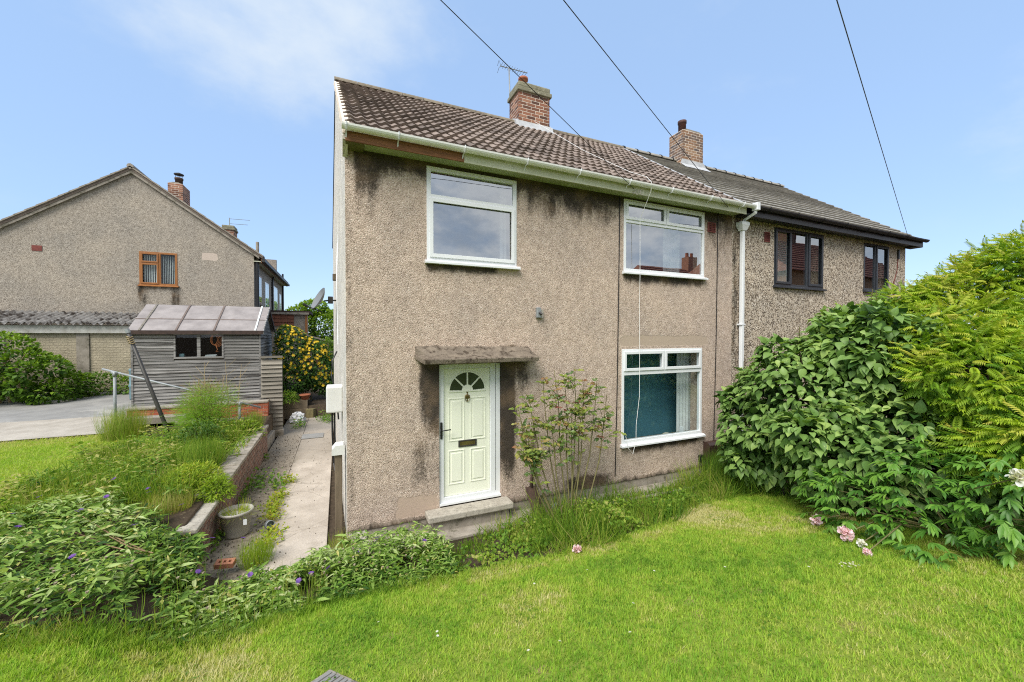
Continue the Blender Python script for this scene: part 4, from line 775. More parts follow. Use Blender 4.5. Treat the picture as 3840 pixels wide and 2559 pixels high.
t = NT('cast concrete block panel'); bt = t.n('ShaderNodeTexBrick'); mpn = t.n('ShaderNodeMapping'); mpn.inputs['Rotation'].default_value = (R(90), 0, 0); t.l(t.co, mpn.inputs[0]); t.l(mpn.outputs[0], bt.inputs[0]); bt.inputs['Scale'].default_value = 3; bt.inputs['Mortar Size'].default_value = .02; bt.inputs['Color1'].default_value = (.47, .41, .30, 1); bt.inputs['Color2'].default_value = (.45, .39, .285, 1); bt.inputs['Mortar'].default_value = (.41, .355, .26, 1); t.bump(t.math('ADD', t.math('MULTIPLY', bt.outputs['Fac'], -1.), t.noise(30)), .02); mcp = t.fin(t.mix(1., bt.outputs['Color'], t.ramp(t.noise(3), [(.3, (.82,) * 3), (.7, (1.08,) * 3)]), 'MULTIPLY'), .95, .1)
for x0, x1 in ((-15, -13.1), (-12.9, -11.3), (-11.1, -9.55), (-9.35, -7.72), (-7.40, -5.2)): MB().box(x0 + .0, x1, 11.5, 11.62, .6, 2.66).build('wall_panel', mcp, G)
for x in (-13.0, -11.2, -9.45, -7.56): MB().box(x - .15, x + .15, 11.46, 11.66, .6, 2.68).build('pier', m_conc, G)
MB().box(-15, -5.2, 11.63, 12.9, .6, 2.9).build('back_body', m_conc, G)

# ------------------------------------------------------------------ shed
m_battn = simple('brown batten', (.20, .155, .135), (.14, .11, .095), 9, .9)
S = thing('garden_shed', (-3.8, 9.6, .62), 'old grey timber shed with a felt roof and a two pane window', 'shed')
sx0, sx1, sy0, sy1, sz0 = -5.28, -2.30, 8.60, 10.8, .60; wx0, wx1, wz0, wz1 = -4.36, -3.23, 1.93, 2.60
nb = 23; bh = (2.66 - sz0) / nb
def board(x0, x1, z, y, name='board'):
    j = random.uniform(-.004, .004); MB().add([(x0, y - .036 + j, z), (x1, y - .036 + j, z + random.uniform(-.004, .004)), (x1, y + .0, z), (x0, y, z), (x0, y - .008, z + bh + .006), (x1, y - .008, z + bh + .006), (x1, y + .004, z + bh + .006), (x0, y + .004, z + bh + .006)], [(0, 3, 2, 1), (4, 5, 6, 7), (0, 1, 5, 4), (1, 2, 6, 5), (2, 3, 7, 6), (3, 0, 4, 7)]).build(name, m_board, S)
for k in range(nb):
    z = sz0 + k * bh
    if z + bh > wz0 - .02 and z < wz1: board(sx0, wx0 - .02, z, sy0); board(wx1 + .02, sx1, z, sy0)
    else: board(sx0, sx1, z, sy0)
    if z < 2.62:
        j = random.uniform(-.003, .003); MB().add([(sx1 + .034 + j, sy0, z), (sx1 + .034 + j, sy1, z), (sx1 + .008, sy1, z + bh + .006), (sx1 + .008, sy0, z + bh + .006), (sx1, sy0, z), (sx1, sy1, z), (sx1, sy1, z + bh), (sx1, sy0, z + bh)], [(0, 1, 2, 3), (0, 4, 5, 1), (4, 0, 3, 7), (1, 5, 6, 2)]).build('board', m_board, S)
sw = MB().holes(wx0 - .02, wx1 + .02, wz0 - .03, wz1, [(wx0 + .02, -3.845, wz0 + .02, wz1 - .02), (-3.765, wx1 - .02, wz0 + .02, wz1 - .02)], sy0 - .042, sy0 + .02).build('window', m_board, S, label='two pane shed window with things on the sill')
for a, b in ((wx0 + .02, -3.845), (-3.765, wx1 - .02)): MB().quad((a, sy0 + .002, wz0 + .02), (b, sy0 + .002, wz0 + .02), (b, sy0 + .002, wz1 - .02), (a, sy0 + .002, wz1 - .02)).build('pane', m_thin, sw)
room(S, sx0 + .04, sx1 - .04, sy0 + .03, sy1 - .05, sz0, 2.64, m_dark)
MB().box(wx0 - .1, wx1 + .1, sy0 + .05, sy0 + .3, 1.86, 1.93).build('bench', m_timber, S)
for x in (sx0 - .012, sx1 + .005): MB().box(x - .022, x + .022, sy0 - .044, sy0 + .02, sz0, 2.66).build('corner_strip', m_board, S)
MB().box(sx0, sx0 + .03, sy0 + .03, sy1, sz0, 2.62).build('side_wall', m_board, S); MB().box(sx0, sx1, sy1 - .03, sy1, sz0, 2.62).build('rear_wall', m_board, S)
for xq in (sx1 - .02, sx0): MB().prism([(sy0 + .03, 2.62), (sy1 - .03, 2.62), (9.7, 3.42)], xq, xq + .03, 'x').build('gable_board', m_board, S)
ry, rz = 9.70, 3.50; e0 = 8.47; ez_ = 2.70; rx0, rx1 = -5.36, -2.20
fl = MB()
for sg in (-1, 1):
    ye = ry + sg * (ry - e0); ns = 10; nx = 24
    for i in range(ns):
        t0, t1 = i / ns, (i + 1) / ns
        for k in range(nx):
            xa, xb = rx0 + (rx1 - rx0) * k / nx, rx0 + (rx1 - rx0) * (k + 1) / nx
            zf_ = lambda x, t: rz + (ez_ - rz) * t + .012 * (float(vnoise(x, t * 3 + sg, 3.0)) - .5)
            fl.quad((xa, ry + (ye - ry) * t0, zf_(xa, t0)), (xa, ry + (ye - ry) * t1, zf_(xa, t1)), (xb, ry + (ye - ry) * t1, zf_(xb, t1)), (xb, ry + (ye - ry) * t0, zf_(xb, t0)))
fl.quad((rx0, e0, ez_ - .03), (rx1, e0, ez_ - .03), (rx1, ry, rz - .03), (rx0, ry, rz - .03)); fl = fl.build('roof', m_felt, S, True)
MB().box(rx0 - .004, rx1 + .004, e0 - .012, e0 + .02, ez_ - .10, ez_ + .01).build('felt_edge', m_felttrim, fl)
MB().box(rx0, rx1, e0 + .025, sy0 - .03, 2.60, 2.64).build('eave_board', m_felttrim, fl)
for x, mt_ in ((-5.10, m_fence), (-4.30, m_battn), (-3.42, m_battn), (-2.40, m_curtain)):
    MB().add([(x - .022, ry, rz + .026), (x + .022, ry, rz + .026), (x + .022, e0, ez_ + .026), (x - .022, e0, ez_ + .026), (x - .022, ry, rz - .01), (x + .022, ry, rz - .01), (x + .022, e0, ez_ - .01), (x - .022, e0, ez_ - .01)], [(3, 2, 1, 0), (2, 3, 7, 6), (0, 4, 7, 3), (1, 2, 6, 5)]).build('batten', mt_, fl)
MB().add([(rx0, 8.98, 3.03), (rx1, 8.98, 3.03), (rx1, 9.0, 3.048), (rx0, 9.0, 3.048)], [(0, 1, 2, 3)]).build('felt_lap', m_battn, fl).location = (0, -.0, .012)
for sg in (-1, 1):
    ye = ry + sg * (ry - e0); MB().add([(rx1 + .0, ry, rz + .01), (rx1 + .025, ry, rz + .01), (rx1 + .025, ye, ez_ + .01), (rx1, ye, ez_ + .01), (rx1, ry, rz - .11), (rx1 + .025, ry, rz - .11), (rx1 + .025, ye, ez_ - .11), (rx1, ye, ez_ - .11)], [(0, 1, 2, 3), (1, 5, 6, 2), (0, 3, 7, 4), (4, 7, 6, 5), (2, 6, 7, 3)]).build('bargeboard', m_felttrim if sg > 0 else m_board, fl)
MB().tube([(-2.20, 10.75, 2.55), (-2.05, 10.72, 2.52)], .07, 10).build('lamp', m_white, S)
hose = thing('coiled_hose', (-3.45, 8.7, 2.2), 'coil of orange hose hanging inside the shed window', 'hose')
for k in range(5): MB().tube([(-3.47 + .02 * k + (.085 + .012 * k) * math.sin(t), 8.68 + .012 * k, 2.44 + (.15 + .015 * k) * math.cos(t)) for t in [q * 2 * math.pi / 24 for q in range(25)]], .010, 6).build('loop', m_orange, hose, True)
MB().tube([(-3.42, 8.66, 2.3), (-3.38, 8.66, 2.15), (-3.42, 8.66, 2.08), (-3.36, 8.66, 2.1)], .010, 6).build('loop', m_orange, hose, True)
tr = MB().prism([(-3.70, 1.932), (-3.42, 1.932), (-3.44, 1.99), (-3.66, 1.985)], 8.66, 8.80).build('tray', m_bag, None, bevel=.01, label='pale plastic tray on the bench inside the shed window', cat='tray')
MB().box(-4.3, -4.18, 8.68, 8.78, 1.932, 2.04).build('tin', m_blue, None, bevel=.02, label='small blue green tin behind the left shed pane', cat='tin')
wb = MB().lathe([(.14, 0), (.15, .05), (.15, .35), (.165, .37), (.165, .42), (.15, .44), (.15, .8), (.165, .82), (.15, .88), (.05, .9)], (-5.36, 9.0, .75), 16).build('water_butt', m_blue, None, True, label='pale blue water butt at the left end of the shed', cat='water butt')
# clothes pole
cp = thing('clothes_pole', (-3.28, 4.6, .4), 'leaning dark clothes post with rope knots in front of the shed', 'post')
MB().tube([(-3.24, 4.6, .36), (-3.30, 4.6, .70), (-3.38, 4.6, .96), (-3.87, 4.6, 2.62)], [.036, .036, .034, .030], 10).build('pole', m_darkmetal, cp, True)
MB().tube([(-3.87, 4.6, 2.62), (-3.895, 4.6, 2.70)], .038, 8).build('cap', m_metal, cp)
for k in range(4): MB().tube([(-3.82 - .012 * k + .045 * math.cos(t), 4.6 + .045 * math.sin(t), 2.42 + .04 * k + .01 * math.cos(3 * t)) for t in [q * 2 * math.pi / 12 for q in range(13)]], .009, 5).build('rope', m_straw, cp)
# handrail
hr = thing('handrail', (-3.4, 5.6, .5), 'galvanised tube handrail sloping down in front of the shed', 'handrail')
MB().tube([(-4.68, 5.6, 1.86), (-1.82, 5.6, .83)], .021, 10).build('rail', m_metal, hr, True)
for x, z in ((-4.48, 1.77), (-2.25, .97)): MB().tube([(x, 5.6, .38), (x, 5.6, z - .01)], .026, 10).build('post', m_metal, hr, True); MB().tube([(x, 5.6, z - .08), (x, 5.6, z + .02)], .036, 10).build('fitting', m_metal, hr, True); MB().tube([(x - .05, 5.6, z + .018), (x + .05, 5.6, z - .018)], .034, 10).build('fitting', m_metal, hr, True)

# ------------------------------------------------------------------ brick walls
rw = thing('retaining_wall', (-1.7, 2.5, -.12), 'weathered brick retaining wall with concrete coping beside the path', 'wall')
MB().box(-1.86, -1.612, .02, .95, -.30, .33).build('core', m_mortar, rw); MB().box(-1.86, -1.612, .951, 4.98, -.30, .415).build('core', m_mortar, rw)
def wallrow(parent, me, x, y0, y1, z, off):
    p = y0 - off * .2255
    while p < y1 - .02:
        a, b = max(p, y0), min(p + .215, y1)
        if b - a > .03: inst('brick', me, parent, (x + random.uniform(-.003, .003), a, z), (0, 0, R(90)), ((b - a) / .215, .6, 1))
        p += .2255
for k in range(6): wallrow(rw, bm_wth, -1.598, .02, .95, -.135 + k * .0755, (k % 2) * .5)
for k in range(7): wallrow(rw, bm_wth, -1.600, .955, 4.98, -.135 + k * .0755, (k % 2) * .5)
y = .0
while y < .9: MB().box(-1.90, -1.575, y, min(y + .44, .945), .318, .372).build('coping', m_step, rw, bevel=.012); y += .45
y = .95
while y < 4.95: MB().box(-1.90, -1.575, y, min(y + .58, 5.0), .395 + .02 * (y - 1) , .452 + .02 * (y - 1)).build('coping', m_conc, rw, bevel=.012); y += .59
MB().box(-1.84, -1.612, .951, 4.98, .40, .45).build('core', m_mortar, rw)
ws = thing('brick_wall', (-2.9, 6.4, 0), 'red brick garden wall with coping under the shed', 'wall')
MB().box(-4.6, -1.80, 6.412, 6.60, -.2, .82).build('core', m_mortar, ws)
for k in range(12):
    z = -.08 + k * .0755; p = -4.6 - (k % 2) * .113
    while p < -1.81:
        a, b = max(p, -4.6), min(p + .215, -1.79)
        if b - a > .03: inst('brick', bm_wall, ws, (a, 6.40 + random.uniform(-.003, .003), z), (0, 0, 0), ((b - a) / .215, .8, 1))
        p += .2255
    inst('brick', bm_wall, ws, (-1.79, 6.405, z), (0, 0, R(90)), (.9, .8, 1))
x = -4.62
while x < -1.9: MB().box(x, min(x + .56, -1.765), 6.37, 6.64, .825, .875).build('coping', m_conc, ws, bevel=.01); x += .57
st = thing('steps', (-2.8, 5.9, .2), 'concrete steps beside the red brick wall', 'steps')
for k in range(4): MB().box(-4.6, -2.05 - .45 * k, 6.05 - .0 * k, 6.39, -.2, .28 + .135 * k).build('step', m_conc, st, bevel=.012)
MB().box(-3.6, -2.03, 6.02, 6.06, .49, .55).build('step_edge', m_conc, st, bevel=.006)
MB().box(-1.95, -1.64, 5.0, 6.38, -.2, .10).build('landing', m_conc, st, bevel=.015)
# fence panel
fp = thing('fence_panel', (-1.7, 6.65, -.05), 'narrow overlapping board fence panel at the end of the red brick wall', 'fence')
for k in range(17):
    z = .05 + k * .109; x0 = -1.80 if z < .86 else -1.98; MB().add([(x0, 6.645, z), (-1.49, 6.645, z + random.uniform(-.01, .01)), (-1.49, 6.70, z), (x0, 6.70, z), (x0, 6.705, z + .13), (-1.49, 6.705, z + .13), (-1.49, 6.715, z + .13), (x0, 6.715, z + .13)], [(0, 3, 2, 1), (4, 5, 6, 7), (0, 1, 5, 4), (1, 2, 6, 5), (3, 0, 4, 7)]).build('board', m_fence, fp)
MB().box(-2.0, -1.48, 6.64, 6.74, 1.965, 2.02).build('top_rail', m_fence, fp); MB().box(-1.98, -1.90, 6.72, 6.80, -.1, 2.0).build('post', m_fence, fp)
MB().box(-1.82, -1.47, 6.62, 6.85, -.16, .045).build('base_stone', m_conc, fp, bevel=.02)
# rear of the path
pl = thing('timber_planter', (-1.4, 9.4, 0), 'old railway sleeper planter under the yellow flowering shrub', 'planter')
MB().box(-1.85, -1.02, 8.95, 9.15, -.14, .18).build('sleeper', m_timber, pl, bevel=.015); MB().box(-1.85, -1.04, 8.97, 9.16, .182, .46).build('sleeper', m_timber, pl, bevel=.015)
q = MB().box(-.13, .13, -.9, .9, -.14, .16).build('sleeper', simple('mossy timber', (.20, .17, .08), (.12, .10, .05), 8, .9), pl, bevel=.02); q.location = (-.62, 9.7, .0); q.rotation_euler = (0, 0, R(-24))
MB().box(-1.84, -1.0, 9.16, 10.2, -.1, .40).build('soil', m_soil, pl)
MB().lathe([(.10, 0), (.15, .13), (.17, .135), (.17, .17), (.14, .17), (.13, .10), (.01, .10)], (-1.12, 9.06, .46), 18).build('terracotta_pot', m_pot, None, True, label='shallow terracotta bowl on the sleeper planter', cat='flower pot')
bagv = []; m = MB(); na, nr2 = 16, 8
for i in range(nr2 + 1):
    for k in range(na): ph = math.pi * .5 * i / nr2; r = .21 * math.cos(ph) ** .6 * (1 + .22 * math.sin(k * 2.7 + i * 1.3)); bagv.append((-1.28 + r * math.cos(2 * math.pi * k / na), 8.3 + r * .8 * math.sin(2 * math.pi * k / na), -.125 + .30 * math.sin(ph) + .03 * math.sin(k * 4 + i)))
m.add(bagv, [(i * na + k, i * na + (k + 1) % na, (i + 1) * na + (k + 1) % na, (i + 1) * na + k) for i in range(nr2) for k in range(na)]).build('plastic_bag', m_bag, None, label='crumpled white plastic bag on the path by the planter', cat='bag')
dc = MB().box(-1.0, -.48, 5.95, 6.45, -.118, -.105).build('drain_cover', m_asph, None, bevel=.004, label='flat rectangular drain cover in the concrete path', cat='drain cover')
# pot, can, brick, spade
pt = thing('plant_pot', (-1.37, .83, -.12), 'large grey plastic pot full of weeds beside the retaining wall', 'plant pot')
MB().lathe([(.135, .0), (.145, .02), (.185, .30), (.20, .305), (.20, .335), (.185, .335), (.175, .27), (.01, .27)], (-1.37, .83, -.118), 26).build('pot', m_plastic, pt, True)
MB().box(-1.262, -1.222, .665, .672, .06, .13).build('sticker', m_white, pt).rotation_euler = (0, 0, 0)
cn = MB().lathe([(.05, 0), (.055, .004), (.055, .10), (.058, .105), (.05, .105), (.048, .01), (.01, .01)], (0, 0, 0), 18).build('tin_can', m_metal, None, True, label='small empty tin can lying by the weeds in the path', cat='tin can'); cn.matrix_basis = Matrix.Translation((-1.0, .86, -.065)) @ Matrix.Rotation(R(75), 4, 'X') @ Matrix.Rotation(R(20), 4, 'Y')
def loosebrick(): 
    b = MB().holes(-.11, .11, -.055, .055, [(-.075, -.045, -.02, .02), (-.015, .015, -.02, .02), (.045, .075, -.02, .02)], -.033, .033).build('loose_brick', simple('pale orange brick', (.50, .22, .125), (.40, .17, .10), 14, .9), None, label='loose orange brick with holes lying by the kerb', cat='brick'); b.matrix_basis = Matrix.Translation((-1.28, -.16, -.005)) @ Matrix.Scale(.85, 4) @ Matrix.Rotation(R(-78), 4, 'X') @ Matrix.Rotation(R(10), 4, 'Y')
loosebrick()
sp = thing('shovel', (2.62, -.35, -.1), 'rusty long handled shovel leaning on the wall behind the rose', 'shovel')
m = MB(); nx_, nz_ = 7, 8; vs = []
for j in range(nz_):
    tz = j / (nz_ - 1)
    for i in range(nx_):
        u = i / (nx_ - 1) * 2 - 1; wd = .105 * (1 - .10 * (1 - tz)) * (1 if tz < .93 else .9); vs.append((2.60 + u * wd, -.42 + .30 * tz - .03 * (1 - u * u), -.10 + .36 * tz))
m.add(vs, [(j * nx_ + i, j * nx_ + i + 1, (j + 1) * nx_ + i + 1, (j + 1) * nx_ + i) for j in range(nz_ - 1) for i in range(nx_ - 1)]).build('blade', m_rust, sp, True)
MB().tube([(2.60, -.14, .22), (2.62, -.11, .36), (2.64, -.09, .5)], [.034, .024, .02], 8).build('socket', m_rust, sp, True); MB().tube([(2.64, -.09, .5), (2.68, -.03, 1.12)], .018, 8).build('handle', m_timber, sp, True)
tg = MB().box(-.05, .05, -.004, .004, -.12, .12).build('metal_tag', m_metal, None, label='small pale metal label leaning in the weeds by the rose', cat='tag'); tg.matrix_basis = Matrix.Translation((2.78, -.62, .03)) @ Matrix.Rotation(R(-30), 4, 'X') @ Matrix.Rotation(R(-20), 4, 'Y')
# drain cover in the lawn
lc = thing('inspection_cover', (-.2, -2.7, .24), 'worn patterned inspection cover set in the lawn at the bottom edge', 'drain cover')
q = MB().box(-.22, .22, -.22, .22, -.04, .014).build('cover', m_conc, lc, bevel=.01)
qs = [q]
for k in range(-4, 5):
    qs += [MB().box(-.19, .19, k * .043 - .014, k * .043 + .014, .0145, .022).build('ridge', m_asph, lc)]
for ob in qs: ob.matrix_basis = Matrix.Translation((-.21, -2.80, float(h(-.21, -2.80)) + .006)) @ Matrix.Rotation(math.atan(-.19), 4, 'X') @ Matrix.Rotation(R(35), 4, 'Z')

# extension, small fence behind
X_ = thing('flat_roof_extension', (-2.3, 16.5, .3), 'low flat roofed extension with a tile hung front behind the shed', 'building')
MB().box(-3.6, -1.58, 16.0, 18, .2, 3.56).build('wall', m_left, X_); MB().box(-3.7, -1.36, 15.85, 18.1, 3.62, 3.74).build('roof', m_felttrim, X_); MB().box(-3.68, -1.40, 15.83, 15.87, 3.56, 3.66).build('fascia', m_conc, X_); MB().box(-1.58, -1.48, 15.93, 16.1, .2, 3.55).build('corner_post', m_oak, X_)
for r in range(3):
    for c in range(5): MB().prism([(15.92, 3.02 + r * .17), (15.97, 3.02 + r * .17), (15.985, 3.21 + r * .17), (15.97, 3.21 + r * .17)], -3.4 + c * .27, -3.14 + c * .27, 'x').build('hung_tile', m_redtile, X_)
FN = thing('picket_fence', (-1, 15, 1), 'small dark slatted fence by the extension', 'fence')
for k in range(8): MB().box(-1.5 + k * .13, -1.42 + k * .13, 15.0, 15.03, 1.4, 2.55 - .03 * k).build('picket', m_timber, FN)
MB().add([(-1.55, 14.97, 2.62), (-.2, 14.97, 2.25), (-.2, 15.05, 2.25), (-1.55, 15.05, 2.62), (-1.55, 14.97, 2.54), (-.2, 14.97, 2.17), (-.2, 15.05, 2.17), (-1.55, 15.05, 2.54)], [(0, 1, 2, 3), (0, 4, 5, 1), (4, 7, 6, 5), (1, 5, 6, 2), (3, 7, 4, 0)]).build('rail', m_fence, FN); MB().box(-1.6, -.2, 14.95, 15.08, 1.2, 1.42).build('base_board', m_redtile, FN)

# houses across the street (seen in the window panes)
m_opp = simple('orange brick front', (.40, .21, .11), (.33, .17, .09), 2, .9)
def opposite(x0, x1, y, ridge, label):
    e = thing('terrace_house', ((x0 + x1) / 2, y, .8), label, 'house'); d = 3.6
    MB().box(x0, x1, y - d, y + d, .5, ridge - 2.6).build('wall', m_opp, e); rf = MB()
    for sg in (1, -1): rf.quad((x0 - .2, y + sg * (d + .3), ridge - 2.8), (x1 + .2, y + sg * (d + .3), ridge - 2.8), (x1 - .4, y, ridge), (x0 + 1.2, y, ridge))
    rf.add([(x0 - .2, y - d - .3, ridge - 2.8), (x0 - .2, y + d + .3, ridge - 2.8), (x0 + 1.2, y, ridge), (x1 + .2, y - d - .3, ridge - 2.8), (x1 + .2, y + d + .3, ridge - 2.8), (x1 - .4, y, ridge)], [(0, 1, 2), (3, 5, 4)]); rf = rf.build('roof', m_redtile, e)
    for k in range(14): t = k / 14; MB().box(x0 - .2 + 1.4 * t, x1 + .2 - .6 * t, y + (d + .3) * (1 - t) - .02, y + (d + .3) * (1 - t) + .02, ridge - 2.8 + 2.8 * t, ridge - 2.8 + 2.8 * t + .05).build('tile_course', m_airbrick, rf)
    xc = x0 + (x1 - x0) * .42; MB().box(xc - .45, xc + .45, y - .35, y + .35, ridge - .8, ridge + .95).build('chimney', m_brick, e)
    for q in (-.22, .22): MB().lathe([(.12, 0), (.11, .35), (.01, .35)], (xc + q, y, ridge + .95), 10).build('chimney_pot', m_pot, e)
opposite(19.5, 35, -18, 7.9, 'red roofed house across the street mirrored in the right hand windows'); opposite(20.5, 34, -10.5, 8.6, 'red roofed orange brick house mirrored in the dark framed windows'); opposite(-1.5, 13, -21, 7.5, 'house across the street whose chimney shows in the window over the door')

# ------------------------------------------------------------------ grass
def blades(name, x, y, z, hgt, wid, lean, tint, mat, **kw):
    n = len(x); P = np.stack([x, y, z], 1); ang = rnd(n, 0, 2 * np.pi); ld_ = np.stack([np.cos(ang), np.sin(ang), np.zeros(n)], 1); sd_ = np.stack([-np.sin(ang + rnd(n, -.6, .6)), np.cos(ang), np.zeros(n)], 1)
    up = np.array([0, 0, 1.]); tip = P + hgt[:, None] * (up * np.sqrt(np.maximum(0.05, 1 - lean ** 2))[:, None] + ld_ * lean[:, None]); w_ = wid[:, None] * sd_
    V = np.stack([P - w_, P + w_, tip], 1).reshape(-1, 3); T = np.arange(n * 3).reshape(-1, 3)
    return link(bpy.data.objects.new(name, npmesh(name, V, T, np.repeat(tint, 3), mat)), None, **kw)
def lawntint(x, y):
    t = .30 + .38 * vnoise(x, y, 1.3) + .26 * (vnoise(x + 9, y, 4.5) - .5) + .34 * (vnoise(x + 5, y + 2, 14.) - .5) + .30 * (vnoise(x, y + 8, 31.) - .5) + rng.normal(0, .10, len(x))
    dry = np.clip(vnoise(x + 31, y + 7, .9) - .52, 0, 1) * 1.6 * (vnoise(x, y + 3, 7) * .8 + .4); e = np.exp(-((edge(x) - .12 - y) / .16) ** 2) * np.interp(x, [-3, .5, 1.2, 3.4, 4.2], [.1, .1, .45, .45, 0.1])
    return np.clip(t + dry + e * rnd(len(x), .3, 1.1), 0, 1)
N = 330000
x = rnd(N, -3.2, 6.6); u = rnd(N) ** 1.25; y = edge(x) + .06 - u * 4.2; k = (y > -5.2 + .0 * x) & (x < 7.2); x, y = x[k], y[k]
cov = (np.abs((x + .21) * .82 + (y + 2.80) * .57) < .21) & (np.abs(-(x + .21) * .57 + (y + 2.80) * .82) < .21); x, y = x[~cov], y[~cov]
n = len(x); hg = (.018 + .022 * rnd(n)) * (.7 + .5 * vnoise(x, y, 2.0) + .7 * vnoise(x, y, 13.)); ed = np.exp(-np.clip(edge(x) - y, 0, 1) / .10); hg *= 1 + .9 * ed * vnoise(x + 3, y, 3)
blades('grass', x, y, h(x, y) + .008, hg, .0026 + .0028 * rnd(n), rnd(n, .2, .92), lawntint(x, y), m_grass, label='short bright green mown grass of the front lawn', kind='stuff')
N = 70000; y = rnd(N, .7, 5.7); x = LE(y) + .1 - rnd(N) ** 1.2 * 6.0; n = N
blades('side_grass', x, y, h(x, y) + .008, .03 + .03 * rnd(n), .004 + .003 * rnd(n), rnd(n, .15, .8), np.clip(.42 + .4 * vnoise(x, y, 1.2) + .25 * (vnoise(x, y, 9.) - .5) + rng.normal(0, .1, n) + .35 * (y > 5.2) * rnd(n), 0, .95), m_grass, label='yellow green mown grass on the left terrace', kind='stuff')
n = 16000; x = rnd(n, -2.5, 6.2); y = edge(x) - rnd(n) ** 1.1 * 3.4; k = (vnoise(x + 13, y + 3, 1.7) > .55) & (vnoise(x, y, 6.) > .45) & (y > -5.0); x, y = x[k], y[k]; n = len(x); a = rnd(n, 0, 6.28)
plant('lawn_weeds', SMALL, np.stack([x, y, h(x, y) + rnd(n, .012, .035)], 1), np.stack([np.cos(a), np.sin(a), rnd(n, -.1, .5)], 1), np.array([0, 0, 1.]) + rng.normal(0, .3, (n, 3)), rnd(n, .012, .034), np.clip(.45 + .3 * (vnoise(x, y, 3.) - .5) + rng.normal(0, .15, n), 0, .9), m_weed, label='clover and small broad leaves dotted through the front lawn', kind='stuff')
def tufts(name, cx, cy, cz, spread, nper, hgt, mat, tint, label, wid=.006, lean=.55, parent=None, kind='stuff', dy=None, cat=None):
    n = nper; a = rnd(n, 0, 2 * np.pi); r = spread * np.sqrt(rnd(n)); px = cx + r * np.cos(a); py = cy + (dy or 1) * r * np.sin(a); z = (h(px, py) if cz is None else np.full(n, cz)) + .0
    ax_ = np.stack([np.cos(a) * lean * rnd(n, .2, 1.2), np.sin(a) * lean * rnd(n, .2, 1.2), np.ones(n)], 1) + rng.normal(0, .12, (n, 3)); nm = np.stack([-np.cos(a), -np.sin(a), np.full(n, .4)], 1) * -1. + rng.normal(0, .2, (n, 3))
    s = hgt * rnd(n, .5, 1.1); return plant(name, BLADE, np.stack([px, py, z], 1), ax_, -nm * np.array([-1, -1, -1]), s, np.clip(tint + rng.normal(0, .16, n), 0, 1), mat, parent, wid=wid * rnd(n, .6, 1.4) , **(dict(label=label, kind=kind) if parent is None else {}), **({'cat': cat} if cat else {}))
# tall grass and weeds at the foot of the wall
ps = []; 
def region(n, fn):
    out = []
    while sum(map(len, out)) < n: out.append(fn(n))
    return np.concatenate(out)[:n]
def band(n, x0, x1, lo, hi):
    x = rnd(n, x0, x1); t = rnd(n); y = lo(x) + (hi(x) - lo(x)) * t; return x, y
x, y = band(11000, .9, 6.3, lambda x: edge(x) - .05, lambda x: np.interp(x, [.9, 1.6, 2.4, 3.4, 4.4, 6.3], [-.9, -.50, -.44, -.42, -.34, -.25])); den = vnoise(x, y, 2.2) + .35 * np.exp(-((x - 2.6) / .6) ** 2) + .3 * np.exp(-((x - 5.9) / .5) ** 2); k = den > np.interp(x, [3.6, 4.4], [.40, .05]); x, y = x[k], y[k]; n = len(x)
hh = np.interp(x, [.9, 1.5, 2.0, 2.7, 3.4, 4.2, 5.4, 6.3], [.12, .26, .34, .42, .36, .32, .34, .42]) * rnd(n, .3, 1.1) * np.clip(den[k] * 1.3, .5, 1.3); a = rnd(n, 0, 2 * np.pi)
plant('tall_grass', BLADE, np.stack([x, y, h(x, y) - .01], 1), np.stack([np.cos(a) * .8, np.sin(a) * .8, np.ones(n)], 1) + rng.normal(0, .3, (n, 3)), np.stack([np.cos(a), np.sin(a), np.full(n, .5)], 1), hh, np.clip(.56 + .45 * (vnoise(x, y, 3) - .5) + .3 * (vnoise(x, y, 11) - .5) + rng.normal(0, .18, n), 0, 1), m_weed, wid=.008 * rnd(n, .5, 1.6), label='long uncut grass along the foot of the front wall', kind='stuff')
n = 5500; x, y = band(n, 1.0, 5.2, lambda x: edge(x) + .05, lambda x: np.interp(x, [1, 1.6, 2.4, 3.4, 4.6], [-.95, -.66, -.62, -.8, -.6])); k = vnoise(x + 5, y + 2, 2.4) > .44; x, y = x[k], y[k]; n = len(x); z = h(x, y) + rnd(n, .0, .42) * vnoise(x, y, 2)
plant('weeds', SMALL, np.stack([x, y, z], 1), rdir(n) + np.array([0, -.2, .3]), rdir(n) * .5 + np.array([0, -.3, 1]), rnd(n, .028, .065), np.clip(.55 + .5 * (vnoise(x + 2, y, 3.) - .5) + rng.normal(0, .16, n), 0, .93), m_weed, label='leafy green weeds growing along the front kerb', kind='stuff')
# weeds growing through the path joint
n = 1900; y = rnd(n, -.2, 3.3) ; k = vnoise(y * 1.0, y * 0, 2.2) > .28; y = y[k]; n = len(y); x = -.99 + rng.normal(0, .07, n) + .05 * np.sin(y * 3)
plant('path_weeds', SMALL, np.stack([x, y, -.12 + rnd(n, .0, .09)], 1), rdir(n) + np.array([0, 0, .4]), rdir(n) * .4 + np.array([0, 0, 1.]), rnd(n, .025, .06), np.clip(.72 + rng.normal(0, .18, n), 0, 1), m_lime, label='lime green weeds sprouting from the joint in the path', kind='stuff')
n = 700; cx_ = rng.choice(5, n); C5 = np.array([(-1.2, 7.6), (-.42, 8.0), (-1.45, 2.8), (-1.15, 2.55), (-.55, 8.4)]); P = np.stack([C5[cx_, 0] + rng.normal(0, .10, n), C5[cx_, 1] + rng.normal(0, .22, n), np.full(n, -.12) + np.abs(rng.normal(0, .10, n))], 1); P[:, 0] = np.maximum(P[:, 0], -1.55)
